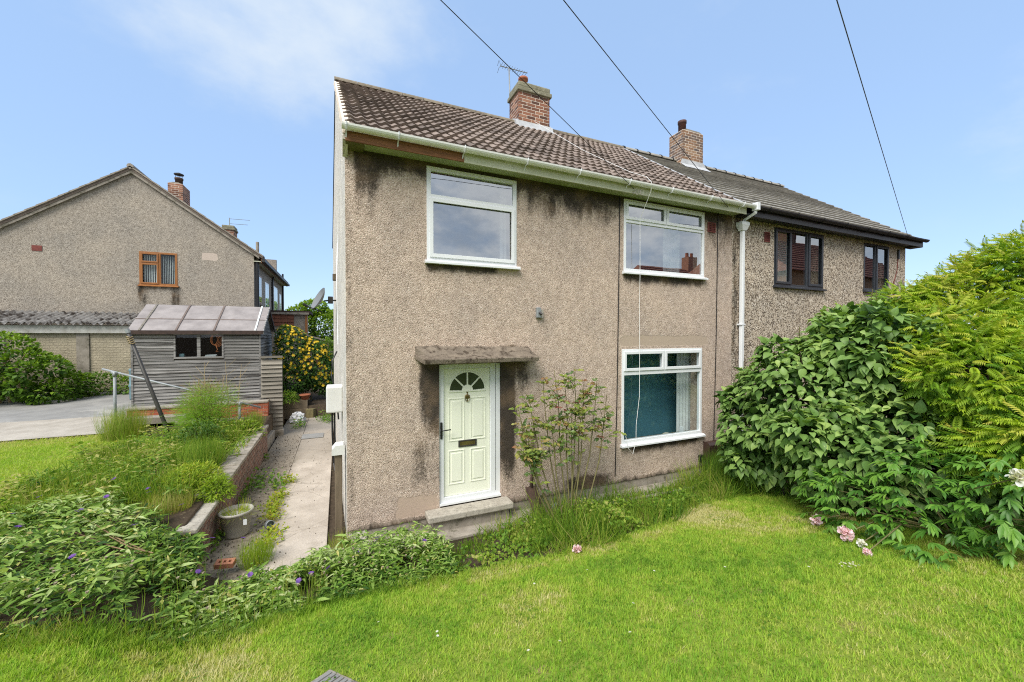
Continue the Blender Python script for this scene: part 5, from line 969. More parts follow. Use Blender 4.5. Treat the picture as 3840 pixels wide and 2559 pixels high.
plant('path_weeds', SMALL, P, rdir(n) + np.array([0, 0, .4]), rdir(n) * .4 + np.array([0, -.2, 1.]), rnd(n, .03, .08), np.clip(.40 + rng.normal(0, .2, n), 0, .9), m_weed, label='darker green weeds in clumps along the back of the path', kind='stuff')

n = 900; y = rnd(n, .9, 5.0); k = vnoise(y, y * 0 + 3, 2.4) > .38; y = y[k]; n = len(y); x = rnd(n, -1.93, -1.70)
plant('coping_weeds', LANCE, np.stack([x, y, .42 + .02 * (y - 1) + rnd(n, .02, .10)], 1), rdir(n) + np.array([.5, -.1, .2]), rdir(n) * .4 + np.array([0, 0, 1.]), rnd(n, .04, .10), np.clip(.6 + rng.normal(0, .2, n), 0, 1), m_weed, label='weeds creeping over the inner edge of the wall coping', kind='stuff')
n = 1100; y = rnd(n, .4, 5.0); k = vnoise(y, y * 0 + 7, 1.8) > .45; y = y[k]; n = len(y); x = -1.58 + np.abs(rng.normal(0, .05, n))
plant('wall_foot_weeds', SMALL, np.stack([x, y, -.12 + rnd(n, 0, .12)], 1), rdir(n) + np.array([.3, 0, .4]), rdir(n) * .4 + np.array([.3, 0, 1.]), rnd(n, .02, .055), np.clip(.45 + rng.normal(0, .2, n), 0, 1), m_weed, label='small weeds along the foot of the retaining wall', kind='stuff')
m = MB()
for k in range(520):
    x_, y_ = random.uniform(-1.56, -.98) if random.random() < .8 else random.uniform(-.98, -.3), random.uniform(-.3, 6.5) ** 1; r_ = random.uniform(.004, .013); m.add([(x_ - r_, y_, -.122), (x_, y_ - r_ * .8, -.122), (x_ + r_, y_, -.122), (x_, y_ + r_ * .8, -.122), (x_, y_, -.115 + r_)], [(0, 1, 4), (1, 2, 4), (2, 3, 4), (3, 0, 4)])
m.build('grit', m_soil, None, label='loose dark grit and crumbs scattered on the side path', kind='stuff')

# ------------------------------------------------------------------ flower beds
def bed(name, n, x0, x1, lo, hi, hgt, label, mat=None, sz=(.045, .11), tshift=0., dens=.3, tpl=None):
    x, y = band(n, x0, x1, lo, hi); den = vnoise(x, y, 1.7); k = (den > dens) & (vnoise(x + 60, y + 9, 5.5) > .22); x, y, den = x[k], y[k], den[k]; n = len(x)
    top = hgt * (.25 + .75 * vnoise(x + 17, y, 1.9) + .6 * vnoise(x + 3, y + 17, 4.5)); top = top * (.18 + .82 * ss(0, .45, y - lo(x))) * np.interp(x, [-2.4, -1.7, -.7, -.3], [1, .62, .62, 1]); z = h(x, y) + top * rnd(n) ** .7
    a = rnd(n, 0, 2 * np.pi); axs = np.stack([np.cos(a), np.sin(a), rnd(n, -.35, .75)], 1); nm = np.stack([-np.cos(a) * .4, -np.sin(a) * .4 - .15, np.ones(n)], 1) + rng.normal(0, .5, (n, 3))
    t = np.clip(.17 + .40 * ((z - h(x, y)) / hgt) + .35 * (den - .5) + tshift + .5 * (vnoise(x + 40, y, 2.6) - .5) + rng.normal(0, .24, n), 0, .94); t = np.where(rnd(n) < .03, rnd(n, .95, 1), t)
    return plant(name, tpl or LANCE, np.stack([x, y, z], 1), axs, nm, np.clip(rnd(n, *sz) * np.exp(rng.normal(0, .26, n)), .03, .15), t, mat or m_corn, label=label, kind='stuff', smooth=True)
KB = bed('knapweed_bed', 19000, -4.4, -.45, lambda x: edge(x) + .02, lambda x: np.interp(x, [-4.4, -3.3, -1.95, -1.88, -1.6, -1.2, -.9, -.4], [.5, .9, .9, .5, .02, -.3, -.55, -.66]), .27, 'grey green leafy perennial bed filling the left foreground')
bed('knapweed_bed', 7500, -.62, 1.05, lambda x: edge(x) + .03, lambda x: np.interp(x, [-.62, -.3, 0, .8, 1.05], [-.9, -.72, -.52, -.56, -.95]), .36, 'pale leafy perennial clump in front of the house corner', sz=(.04, .09), tshift=.10, dens=.2)
bed('weed_bed', 9000, -3.9, -1.92, lambda x: np.full_like(x, .7), lambda x: np.interp(x, [-3.9, -3.3, -1.9], [3.0, 4.9, 5.0]), .34, 'mixed green weeds on the bank above the retaining wall', mat=m_weed, sz=(.04, .10), dens=.25, tshift=.20)
n = 11000; x, y = band(n, -3.9, -1.9, lambda x: np.full_like(x, .8), lambda x: np.interp(x, [-3.9, -3.3, -1.9], [3.2, 4.9, 5.0])); k = vnoise(x + 7, y, 1.6) > .36; x, y = x[k], y[k]; n = len(x); a = rnd(n, 0, 6.28)
plant('bank_grass', BLADE, np.stack([x, y, h(x, y)], 1), np.stack([np.cos(a) * .9, np.sin(a) * .9, np.ones(n)], 1) + rng.normal(0, .25, (n, 3)), np.stack([np.cos(a), np.sin(a), np.full(n, .5)], 1), rnd(n, .15, .46), np.clip(.64 + .4 * (vnoise(x, y, 2.5) - .5) + rng.normal(0, .17, n), 0, 1), m_weed, wid=rnd(n, .007, .015), label='long grass on the bank above the retaining wall', kind='stuff')
n = 7500; x = rnd(n, -3.6, .9); y = edge(x) + rnd(n, -.06, .20); a = rnd(n, 0, 6.28)
plant('edge_grass', BLADE, np.stack([x, y, h(x, y)], 1), np.stack([np.cos(a) * 1.3, np.sin(a) * 1.3, np.ones(n)], 1) + rng.normal(0, .2, (n, 3)), np.stack([np.cos(a), np.sin(a), np.full(n, .5)], 1), rnd(n, .04, .13), np.clip(.62 + .4 * (vnoise(x, y, 4.) - .5) + rng.normal(0, .15, n), 0, 1), m_weed, wid=rnd(n, .004, .008), label='tufty grass where the perennial bed meets the lawn', kind='stuff')
bed('mixed_weeds', 9000, -4.4, 1.0, lambda x: edge(x) + .0, lambda x: np.interp(x, [-4.4, -3.3, -1.95, -1.88, -1.6, -1.2, -.9, -.4, 1], [.7, 1.2, 1.2, .6, .02, -.3, -.55, -.6, -.85]), .30, 'small leaved green weeds tangled through the left perennial bed', mat=m_weed, sz=(.02, .055), dens=.30, tshift=.10, tpl=SMALL)
bed('mixed_weeds', 5000, -3.9, -1.9, lambda x: np.full_like(x, .6), lambda x: np.interp(x, [-3.9, -3.3, -1.9], [3.0, 4.9, 5.0]), .38, 'fresh small leaved weeds tangled over the bank by the retaining wall', mat=m_weed, sz=(.03, .07), dens=.35, tshift=.22, tpl=SMALL)
n = 1800; x, y = band(n, -4.2, 1.0, lambda x: edge(x) + .05, lambda x: np.interp(x, [-4.2, -3.3, -1.95, -1.8, -.9, -.4, 1], [.5, .9, .9, -.1, -.62, -.66, -.9])); k = vnoise(x + 21, y + 4, 1.8) > .5; x, y = x[k], y[k]; n = len(x); a = rnd(n, 0, 6.28)
plant('bed_grass', BLADE, np.stack([x, y, h(x, y)], 1), np.stack([np.cos(a) * .6, np.sin(a) * .6, np.ones(n)], 1), np.stack([np.cos(a), np.sin(a), np.full(n, .5)], 1), rnd(n, .12, .30), np.clip(.65 + rng.normal(0, .2, n), 0, 1), m_weed, wid=rnd(n, .004, .008), label='loose grass blades growing up through the left perennial bed', kind='stuff')
# knapweed flowers and seed heads
def flowers(name, P, npet, size, mat, label, cup=.35, group=None):
    me_v = []; c = []
    a = np.arange(npet) * 2 * np.pi / npet; axs = np.stack([np.cos(a), np.sin(a), np.full(npet, cup)], 1); nm = np.stack([-np.cos(a) * cup, -np.sin(a) * cup, np.ones(npet)], 1)
    V, T = scatter(SMALL, np.zeros((npet, 3)), axs, nm, np.full(npet, 1.)); return npmesh(name, V, T, np.tile(np.linspace(0, 1, len(V)) * .9, 1)[:len(V)], mat)
fme = flowers('knapweed_flower', None, 11, 1, m_purple, '')
spots = [(-3.3, .9), (-3.05, .55), (-3.15, .2), (-2.7, .35), (-2.55, .5), (-2.62, .1), (-2.95, -.1), (-2.2, -.9), (-1.9, -.6), (-1.35, -.35), (-1.1, -.2), (-1.75, .12), (-2.5, -1.2), (-1.3, -1.0), (-.9, -.95), (-.35, -1.2), (-.2, -1.12), (.1, -.8), (.3, -.68), (.55, -1.05), (.75, -1.25), (-.45, -1.3), (-2.3, .85), (-2.8, 1.3), (-2.1, .3)]
for fx_, fy_ in spots:
    z = float(h(fx_, fy_)) + .34 + random.uniform(-.05, .08); inst('flower', fme, KB, (fx_, fy_, z - .05), (random.uniform(-.7, .2), random.uniform(-.4, .4), random.uniform(0, 6)), (.030,) * 3)
n = 120; x = np.concatenate([rnd(70, -.5, 1.0), rnd(50, -3.4, -.6)]); y = edge(x) + rnd(n, .12, .85); m = MB()
for a, b in zip(x, y): m.lathe([(.004, 0), (.010, .006), (.009, .013), (.012, .017), (.006, .014), (.002, .013)], (a, b, float(h(a, b)) + random.uniform(.14, .30)), 7)
m.build('seed_heads', m_seed, None, label='dried brown knapweed seed heads among the leaves', kind='stuff')
ds_ = [((-2.58, .11, .66), (-1.74, -.69, .48)), ((-2.51, -.22, .64), (-1.70, -.76, .48)), ((-2.16, -.40, .60), (-1.72, -.72, .50))]
for (p, q), lab in zip(ds_, ('upper of the dry cut stalks lying across the left bed', 'longest of the dry cut stalks lying across the left bed', 'shortest of the dry cut stalks lying across the left bed')):
    p, q = Vector(p), Vector(q); MB().tube([p, p.lerp(q, .5) + Vector((0, 0, -.03)), q], [.004, .006, .007], 6).build('dry_stalk', m_cane, None, label=lab, cat='stalk')
# clumps on the bank
def clump(name, cx, cy, r, hgt, n, tpl, mat, sz, tint, label, cat, cz=None, stems=6, drop=.2):
    e = thing(name, (cx, cy, float(h(cx, cy)) if cz is None else cz), label, cat); d = rdir(n); d[:, 2] = np.abs(d[:, 2]); rr = rnd(n) ** .4; z0 = LOC[e.name][2]
    P = np.stack([cx + d[:, 0] * r * rr, cy + d[:, 1] * r * rr, z0 + d[:, 2] * hgt * rr], 1); axs = d + rng.normal(0, .45, (n, 3)) - np.array([0, 0, drop]); nm = d * .5 + np.array([0, 0, .8]) + rng.normal(0, .3, (n, 3))
    plant('foliage', tpl, P, axs, nm, rnd(n, *sz), np.clip(tint + .35 * (rr - .7) + rng.normal(0, .15, n), 0, 1), mat, e, smooth=True)
    for k in range(stems): a = random.uniform(0, 6.28); q = random.uniform(.3, .75); MB().tube([(cx + .03 * math.cos(a), cy + .03 * math.sin(a), z0 - .03), (cx + r * .4 * q * math.cos(a), cy + r * .4 * q * math.sin(a), z0 + hgt * .5), (cx + r * q * math.cos(a), cy + r * q * math.sin(a), z0 + hgt * .85)], [.008, .006, .003], 5).build('stem', m_stem, e)
    return e
clump('spurge_plant', -1.98, 1.35, .40, .36, 3000, LANCE, m_lime, (.04, .08), .55, 'yellow green spurge clump spilling over the retaining wall', 'plant')
clump('spurge_plant', -1.64, 1.02, .22, .30, 1500, LANCE, m_lime, (.035, .07), .40, 'small lime green spurge hanging over the lower end of the retaining wall', 'plant', cz=.36)
clump('rosemary_bush', -2.45, 3.5, .42, .55, 2400, LANCE, m_kerr, (.05, .10), .62, 'dark green bushy plant on the bank below the fennel', 'plant')
clump('weed_clump', -2.0, 4.4, .45, .40, 1400, SMALL, m_weed, (.04, .08), .6, 'leafy bright green weed clump by the far end of the retaining wall', 'plant')
def grassclump(name, cx, cy, r, hgt, n, mat, tint, label, cz=None, wid=.006):
    a = rnd(n, 0, 6.28); q = r * np.sqrt(rnd(n)) * .5; px, py = cx + q * np.cos(a), cy + q * np.sin(a); z = (h(px, py) if cz is None else np.full(n, cz)); l = rnd(n, .15, .75)
    return plant(name, BLADE, np.stack([px, py, z], 1), np.stack([np.cos(a) * l, np.sin(a) * l, np.ones(n)], 1) + rng.normal(0, .08, (n, 3)), np.stack([np.cos(a), np.sin(a), np.full(n, .5)], 1), hgt * rnd(n, .5, 1.1), np.clip(tint + rng.normal(0, .15, n), 0, 1), mat, wid=wid * rnd(n, .6, 1.4), label=label, cat='grass clump')
grassclump('grass_clump', -2.15, 2.3, .6, .50, 1500, m_weed, .58, 'arching bright green grass clump leaning over the wall coping')
grassclump('grass_clump', -2.05, .72, .5, .22, 900, m_weed, .9, 'flattened straw coloured grass patch beside the low end of the wall', wid=.005)
grassclump('grass_clump', -4.25, 5.35, .7, .62, 1500, m_weed, .78, 'pale feathery grass clump at the foot of the left handrail post', wid=.005)
grassclump('grass_clump', -1.85, 4.85, .35, .38, 700, m_weed, .75, 'straw tinted grass tuft on the far end of the retaining wall', cz=.5, wid=.005)
grassclump('grass_clump', -.08, -.22, .25, .25, 400, m_weed, .88, 'dry yellow grass tuft at the house corner', cz=-.12, wid=.004)
grassclump('grass_clump', -1.0, -.05, .35, .30, 500, m_lime, .45, 'yellow green grass tuft at the front end of the path joint', cz=-.12, wid=.004)
grassclump('grass_clump', 6.35, -.55, .7, .55, 1600, m_weed, .35, 'deep green long grass tuft beside the broad leaved shrub', wid=.007)
a = rnd(260, 0, 6.28); r = .16 * np.sqrt(rnd(260)); plant('weeds', BLADE, np.stack([-1.37 + r * np.cos(a), .83 + r * np.sin(a), np.full(260, .15)], 1), np.stack([np.cos(a) * .9, np.sin(a) * .9, rnd(260, .3, 1)], 1), np.stack([np.cos(a), np.sin(a), np.ones(260) * .6], 1), rnd(260, .08, .2), np.clip(.7 + rng.normal(0, .15, 260), 0, 1), m_lime, pt, wid=rnd(260, .003, .006))
# fennel
F = thing('fennel_plant', (-2.65, 4.65, .4), 'tall feathery fennel plant in front of the shed', 'plant')
nst = 15; Pn = []; Ax = []; Tn = []
for k in range(nst):
    a = random.uniform(0, 6.28); ln = random.uniform(.75, 1.22); tip = np.array([-2.62 + .38 * math.cos(a) * random.random() ** .5, 4.65 + .3 * math.sin(a), .4 + ln]); b0 = np.array([-2.65 + .06 * math.cos(a), 4.65 + .06 * math.sin(a), .38])
    MB().tube([tuple(b0), tuple(b0 * .45 + tip * .55), tuple(tip)], [.010, .008, .004], 5).build('stem', m_stem if k % 2 else m_bark, F)
    for q in range(900):
        t = random.random() ** .8; p = b0 + (tip - b0) * t; ww = .42 * (1 - .9 * abs(t - .40)) ; pp = p + rng.normal(0, 1, 3) * np.array([ww, ww, ww * .5]) * .55; Pn.append(pp); Ax.append((pp - p) * 2 + np.array([0, 0, .16]) + rng.normal(0, .12, 3)); Tn.append(np.clip(.45 + .3 * t + rng.normal(0, .15) + (.35 if t > .93 else 0), 0, 1))
Pn, Ax = np.array(Pn), np.array(Ax); n = len(Pn); plant('foliage', (np.array([(-.5, 0, 0), (.5, 0, 0), (0, 1, -.1)], float), np.array([(0, 1, 2)])), Pn, Ax, rdir(n), rnd(n, .06, .15), np.array(Tn), m_fenn, F, wid=rnd(n, .004, .009))
for k in range(5):
    x = -2.95 + .2 * k + random.uniform(-.1, .1); b0 = (x, 4.8, .45); t1 = (x + random.uniform(-.15, .15), 4.85, random.uniform(1.6, 2.05)); mid = tuple((p + q) / 2 for p, q in zip(b0, t1)); MB().tube([b0, mid, t1], [.007, .006, .003], 5).build('dead_stem', m_straw, F)
    for q in range(4): c = [b0[i] + (t1[i] - b0[i]) * (.6 + .1 * q) for i in range(3)]; MB().tube([c, (c[0] + random.uniform(-.2, .2), c[1] + random.uniform(-.1, .1), c[2] + random.uniform(.1, .22))], .0035, 4).build('dead_stem', m_straw, F)

# ------------------------------------------------------------------ shrubs
def blobs(E, n, shell=(.62, 1.03), cut=.86):
    """points near the surface of a union of ellipsoids: returns points, outward directions, depth 0..1"""
    E = np.array(E, float); vol = (E[:, 3] * E[:, 4] + E[:, 4] * E[:, 5] + E[:, 3] * E[:, 5]); pick = rng.choice(len(E), n * 2, p=vol / vol.sum()); d = rdir(n * 2); s = shell[0] + (shell[1] - shell[0]) * rnd(n * 2) ** .55
    P = E[pick, :3] + d * E[pick, 3:6] * s[:, None]; out = unit(d / E[pick, 3:6]); ok = np.ones(len(P), bool)
    for i, e in enumerate(E):
        q = (((P - e[:3]) / e[3:6]) ** 2).sum(1); ok &= (q > cut ** 2) | (pick == i)
    P, out, s = P[ok][:n], out[ok][:n], s[ok][:n]; return P, out, (s - shell[0]) / (shell[1] - shell[0])
def front(P, out, size, k):
    v = unit(CAM - P); f = (v * out).sum(1); dist = np.linalg.norm(CAM - P, axis=1); sc_ = np.where(f > .15, size / dist * (.5 + f), -1); return np.argsort(-sc_)[:k]
def lumpy(E, k, r, up=.3):
    out = [tuple(e) for e in E]
    for e in E:
        for q in range(k):
            d = rdir(1)[0] + np.array([-.35, -.25, up]); d /= np.linalg.norm(d); rr = random.uniform(*r); out.append(tuple(np.array(e[:3]) + d * np.array(e[3:6]) * .92) + (rr, rr, rr * .8))
    return out
# broad leaved shrub
VB = [(6.25, -1.25, .95, .62, .75, .80), (6.55, -1.8, 1.55, .95, .9, .95), (7.0, -2.3, 2.05, .95, .85, .85), (6.15, -2.45, 1.0, .75, .75, .75), (6.6, -2.85, 1.2, .75, .7, .80), (6.5, -3.4, .95, .6, .6, .55), (7.5, -1.9, 2.2, .7, .7, .72), (6.3, -1.2, 1.5, .45, .5, .4)]
VB = lumpy(VB, 5, (.16, .34))
BS = thing('broad_leaved_shrub', (6.6, -2.0, 0), 'large broad leaved green shrub against the right of the house', 'shrub')
n = 10500; P, out, dep = blobs(VB, n); k = (P[:, 2] > h(P[:, 0], P[:, 1]) + .12) & (P[:, 0] > 1.275 * (P[:, 1] + 5.5) - .04 + .12 * (vnoise(P[:, 2], P[:, 1], 4.) - .5)) & ((vnoise(P[:, 0] + P[:, 1], P[:, 2], 3.6) > .26) | (dep < .35)); P, out, dep = P[k], out[k], dep[k]; n = len(P)
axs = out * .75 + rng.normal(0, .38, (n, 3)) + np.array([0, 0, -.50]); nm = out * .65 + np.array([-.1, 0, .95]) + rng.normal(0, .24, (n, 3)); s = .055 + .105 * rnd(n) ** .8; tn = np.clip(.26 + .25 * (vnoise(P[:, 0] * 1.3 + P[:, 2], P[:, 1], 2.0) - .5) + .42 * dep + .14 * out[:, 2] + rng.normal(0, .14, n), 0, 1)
idx = front(P, out, s * (dep > .55), 300); rest = np.ones(n, bool); rest[idx] = False
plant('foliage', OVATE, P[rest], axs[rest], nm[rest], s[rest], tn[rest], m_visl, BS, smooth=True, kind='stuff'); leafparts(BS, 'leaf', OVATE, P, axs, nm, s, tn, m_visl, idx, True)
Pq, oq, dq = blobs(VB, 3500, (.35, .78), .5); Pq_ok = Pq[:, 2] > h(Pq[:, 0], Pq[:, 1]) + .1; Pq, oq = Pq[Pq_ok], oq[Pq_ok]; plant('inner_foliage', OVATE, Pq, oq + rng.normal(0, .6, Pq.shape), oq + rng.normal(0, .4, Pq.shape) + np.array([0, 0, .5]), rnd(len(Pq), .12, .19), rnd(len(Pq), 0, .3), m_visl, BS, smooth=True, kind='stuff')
for k in range(16):
    e = VB[k % 8]; MB().tube([(6.5 + random.uniform(-.3, .5), -2.0 + random.uniform(-.8, .6), .0), (e[0] * .5 + 3.3, e[1] * .5 - 1., e[2] * .55), (e[0] + random.uniform(-.3, .3), e[1] + random.uniform(-.3, .3), e[2] + e[5] * .8)], [.022, .016, .006], 6).build('branch', m_bark, BS)
sh_ = [(6.75, -2.0, 2.45), (7.05, -2.35, 2.85), (7.3, -2.3, 2.95), (6.4, -1.75, 2.42), (7.65, -2.1, 3.05), (6.05, -1.1, 1.75), (6.2, -1.5, 2.1)]
Ps, As = [], []
for q in sh_:
    hgt = random.uniform(.25, .45); MB().tube([(q[0], q[1], q[2] - .3), (q[0], q[1], q[2] + hgt)], .006, 5).build('shoot', m_stem, BS)
    for j in range(16): a = j * 2.4; Ps.append((q[0], q[1], q[2] - .1 + hgt * j / 15)); As.append((math.cos(a), math.sin(a), .35 - .2 * random.random()))
Ps, As = np.array(Ps), np.array(As); plant('shoot_leaves', OVATE, Ps, As, np.array([0, 0, 1.]) + rng.normal(0, .2, Ps.shape), rnd(len(Ps), .06, .11), np.clip(rnd(len(Ps), .6, 1), 0, 1), m_visl, BS, smooth=True)
# golden tree
TG = [(7.75, -2.3, 2.45, .75, .75, .50), (8.2, -2.7, 2.75, .85, .8, .55), (8.7, -3.0, 3.10, .85, .7, .55), (9.2, -3.3, 3.45, .9, .7, .60), (7.45, -3.1, 2.35, .85, .65, .62), (6.85, -3.55, 2.0, .75, .5, .62), (8.4, -3.7, 2.45, .9, .55, .9), (9.4, -3.8, 3.1, .9, .6, .9), (6.5, -4.0, 1.5, .6, .38, .5), (8.9, -3.9, 2.2, .8, .5, .8), (10.0, -3.8, 3.55, .8, .6, .5)]
TG = lumpy(TG, 4, (.16, .32), -.05)
GT = thing('golden_tree', (8.2, -3.2, .4), 'golden green tree with feathery divided leaves at the right edge', 'tree')
n = 13500; P, out, dep = blobs(TG, n, (.45, 1.05), .8); k = P[:, 2] > h(P[:, 0], P[:, 1]) + .35; P, out, dep = P[k], out[k], dep[k]; n = len(P)
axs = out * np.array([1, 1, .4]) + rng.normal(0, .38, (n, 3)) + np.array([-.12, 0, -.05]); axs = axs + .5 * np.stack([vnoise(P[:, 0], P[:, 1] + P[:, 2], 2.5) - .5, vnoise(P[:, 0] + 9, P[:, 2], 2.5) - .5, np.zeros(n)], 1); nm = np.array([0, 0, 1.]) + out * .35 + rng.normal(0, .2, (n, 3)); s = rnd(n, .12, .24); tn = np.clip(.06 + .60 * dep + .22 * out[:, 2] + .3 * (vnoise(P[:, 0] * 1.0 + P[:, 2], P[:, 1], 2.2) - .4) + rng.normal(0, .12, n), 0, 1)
idx = front(P, out, s * (dep > .5), 300); rest = np.ones(n, bool); rest[idx] = False
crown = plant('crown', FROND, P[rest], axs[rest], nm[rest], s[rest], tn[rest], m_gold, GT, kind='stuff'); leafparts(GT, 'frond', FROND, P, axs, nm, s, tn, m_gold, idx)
MB().tube([(8.25, -3.1, .3), (8.3, -3.1, 1.1), (8.4, -3.15, 1.9)], [.07, .06, .045], 8).build('trunk', m_bark, GT, True)
for e in TG[:11]: MB().tube([(8.3, -3.1, 1.0), ((8.3 + e[0]) / 2, (-3.1 + e[1]) / 2, e[2] * .75 + .15), (e[0], e[1], e[2] + e[5] * .5)], [.035, .022, .008], 6).build('limb', m_bark, GT)
# peony
PN = thing('peony_bush', (5.85, -3.65, .45), 'glossy dark green peony bush sprawling over the lawn with pink blooms', 'shrub')
PE = [(5.42, -3.05, .58, .45, .48, .40), (5.65, -3.45, .85, .55, .45, .52), (5.75, -4.05, 1.0, .58, .40, .58), (5.38, -3.60, .52, .38, .36, .28), (5.62, -2.65, .55, .36, .38, .42), (6.1, -3.5, 1.05, .55, .5, .55), (5.15, -3.75, .52, .30, .28, .16)]
ncl = 800; Pc, oc, dc_ = blobs(PE, ncl, (.5, 1.03), .8); k = Pc[:, 2] > h(Pc[:, 0], Pc[:, 1]) + .05; Pc, oc, dc_ = Pc[k], oc[k], dc_[k]; pos, axl, nml, szl, tnl, oo = [], [], [], [], [], []
for p, o_, d_ in zip(Pc, oc, dc_):
    base = unit(o_ * np.array([1, 1, .3]) + rng.normal(0, .35, 3) + np.array([0, 0, -.1])); side = unit(np.cross(base, [0, 0, 1.])); upv = np.cross(side, base); tt_ = random.random()
    for j in range(7):
        an = (j - 3) * .36 + random.uniform(-.12, .12); ax2 = base * math.cos(an) + side * math.sin(an) - upv * (.12 + .05 * abs(j - 3)) + rng.normal(0, .08, 3)
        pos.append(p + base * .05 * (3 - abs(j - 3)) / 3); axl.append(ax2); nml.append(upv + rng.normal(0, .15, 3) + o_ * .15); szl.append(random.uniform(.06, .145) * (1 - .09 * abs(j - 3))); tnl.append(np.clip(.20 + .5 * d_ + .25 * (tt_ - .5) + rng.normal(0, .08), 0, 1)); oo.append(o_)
pos, axl, nml, szl, tnl, oo = map(np.array, (pos, axl, nml, szl, tnl, oo)); idx = front(pos, oo, szl, 300); rest = np.ones(len(pos), bool); rest[idx] = False
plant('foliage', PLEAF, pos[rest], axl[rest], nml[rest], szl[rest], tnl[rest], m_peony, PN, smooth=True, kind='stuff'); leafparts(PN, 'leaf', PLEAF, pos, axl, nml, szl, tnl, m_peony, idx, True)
for k in range(14):
    p = Pc[random.randrange(len(Pc))]; b0 = Vector((5.85 + random.uniform(-.12, .12), -3.6 + random.uniform(-.12, .12), .42)); MB().tube([b0, b0.lerp(Vector(p), .5) + Vector((0, 0, .14)), Vector(p)], [.008, .007, .004], 5).build('stem', m_stem, PN)
def bloom(r, layers, mat):
    n = 16 * layers; d = rdir(n); d[:, 2] = np.abs(d[:, 2]) - .15 * rnd(n); d = unit(d); t = rnd(n) ** .5; tang = unit(np.cross(d, rdir(n)))
    axs_ = d + tang * .45; V, T = scatter(PETAL, d * r * .38 * t[:, None], axs_, tang + d * .2, r * (.45 + .25 * rnd(n)))
    q = np.repeat(t, len(PETAL[0])); return npmesh('flower', V, T, np.clip(.15 + .6 * q + rng.normal(0, .14, len(V)), 0, 1), mat, True)
bl = [bloom(.075, 5, m_pink), bloom(.088, 6, m_pink), bloom(.05, 3, m_whitep), bloom(.045, 4, m_pink), bloom(.085, 5, m_whitep)]
for k, (loc, rot, lab) in enumerate([((5.18, -2.66, .34), (.9, -.9, .3), 'pale pink bloom furthest from the camera'), ((4.90, -3.10, .44), (.9, -.9, .3), 'full deep pink bloom resting on the lawn'), ((4.84, -3.27, .43), (.7, -.9, 0), 'fading white bloom'), ((4.66, -3.40, .44), (.7, -.9, 0), 'small pink bloom on the grass'), ((4.78, -4.30, 1.46), (.6, -1.0, 0), 'white bloom at the right edge')]):
    inst('flower', bl[k], PN, loc, rot, (1, 1, 1), label=lab)
    MB().tube([loc, ((loc[0] + 5.7) / 2, (loc[1] - 3.5) / 2, loc[2] * .5 + .42), (5.8, -3.6, .5)], [.006, .007, .008], 5).build('stem', m_stem, PN)
inst('flower', bloom(.055, 3, m_pink), None, (2.38, -1.74, .14), (.8, -.3, 0), (1.1, 1.1, 1.1), label='pink fallen bloom on the lawn edge below the rose', cat='flower')
# dry grass round the peony foot
a = rnd(1500, 0, 6.28); r = .42 * np.sqrt(rnd(1500)); px, py = 5.55 + r * np.cos(a), -3.95 + .7 * r * np.sin(a); plant('dry_grass', BLADE, np.stack([px, py, h(px, py) + .01], 1), np.stack([np.cos(a * 3), np.sin(a * 3), rnd(1500, .02, .5)], 1), np.array([0, 0, 1.]) + rng.normal(0, .3, (1500, 3)), rnd(1500, .10, .25), np.clip(.86 + rng.normal(0, .13, 1500), 0, 1), m_weed, wid=rnd(1500, .003, .006), label='patch of dry straw coloured grass at the foot of the peony', kind='stuff')
# rose bush
RS = thing('rose_bush', (2.75, -1.0, -.05), 'leggy rose bush with reddish leaves between the door and window', 'shrub')
tips = [(2.16, -.60, 1.62), (2.20, -.70, 1.35), (2.35, -.55, 1.72), (2.55, -.60, 1.95), (2.72, -.62, 2.08), (2.9, -.6, 1.95), (3.08, -.58, 2.10), (3.3, -.52, 1.92), (3.55, -.5, 1.85), (3.75, -.48, 1.65), (3.2, -.6, 1.4), (2.3, -.75, 1.0), (2.65, -.65, 1.5), (3.0, -.66, 1.6), (2.22, -.7, 1.05)]
lp, la, ln_, lt = [], [], [], []
for k, tp in enumerate(tips):
    b0 = Vector((2.72 + random.uniform(-.10, .10) + .08 * (tp[0] - 2.75), -1.0 + random.uniform(-.06, .06), -.1)); tp = Vector(tp); md = b0.lerp(tp, .5) + Vector(((tp.x - b0.x) * .14, .02, -.05)); pts = [b0, b0.lerp(md, .5) + Vector((random.uniform(-.03, .03), 0, 0)), md, md.lerp(tp, .55) + Vector((random.uniform(-.04, .04), 0, .03)), tp]
    MB().tube(pts, [.012, .011, .009, .007, .004], 6).build('cane', m_stem, RS, True); brs = [pts[2:]]
    for q in range(3):
        s0 = md.lerp(tp, random.uniform(.2, .8)); e0_ = s0 + Vector((random.uniform(-.3, .3), random.uniform(-.08, .1), random.uniform(.08, .3))); MB().tube([s0, s0.lerp(e0_, .5) + Vector((0, 0, .02)), e0_], [.005, .004, .0025], 5).build('cane', m_stem, RS, True); brs.append([s0, s0.lerp(e0_, .5), e0_])
    for br in brs:
        for q in range(8 if br is brs[0] else 5):
            t = random.uniform(.12, 1); i = min(len(br) - 2, int(t * (len(br) - 1))); c = br[i].lerp(br[i + 1], t * (len(br) - 1) - i); d = Vector((random.uniform(-1, 1), random.uniform(-1, .3), random.uniform(-.3, .5))).normalized(); tt_ = min(1, max(0, random.gauss(.52, .20) + .14 * (c.z > 1.8)))
            for j in range(5): an = (j - 2) * .65; dd_ = Vector((d.x * math.cos(an) - d.y * math.sin(an), d.x * math.sin(an) + d.y * math.cos(an), d.z)); lp.append(c + d * .03 * (3 - abs(j - 2))); la.append(dd_); ln_.append((random.uniform(-.4, .4), -.7, .8)); lt.append(min(1, max(0, tt_ + random.gauss(0, .06))))
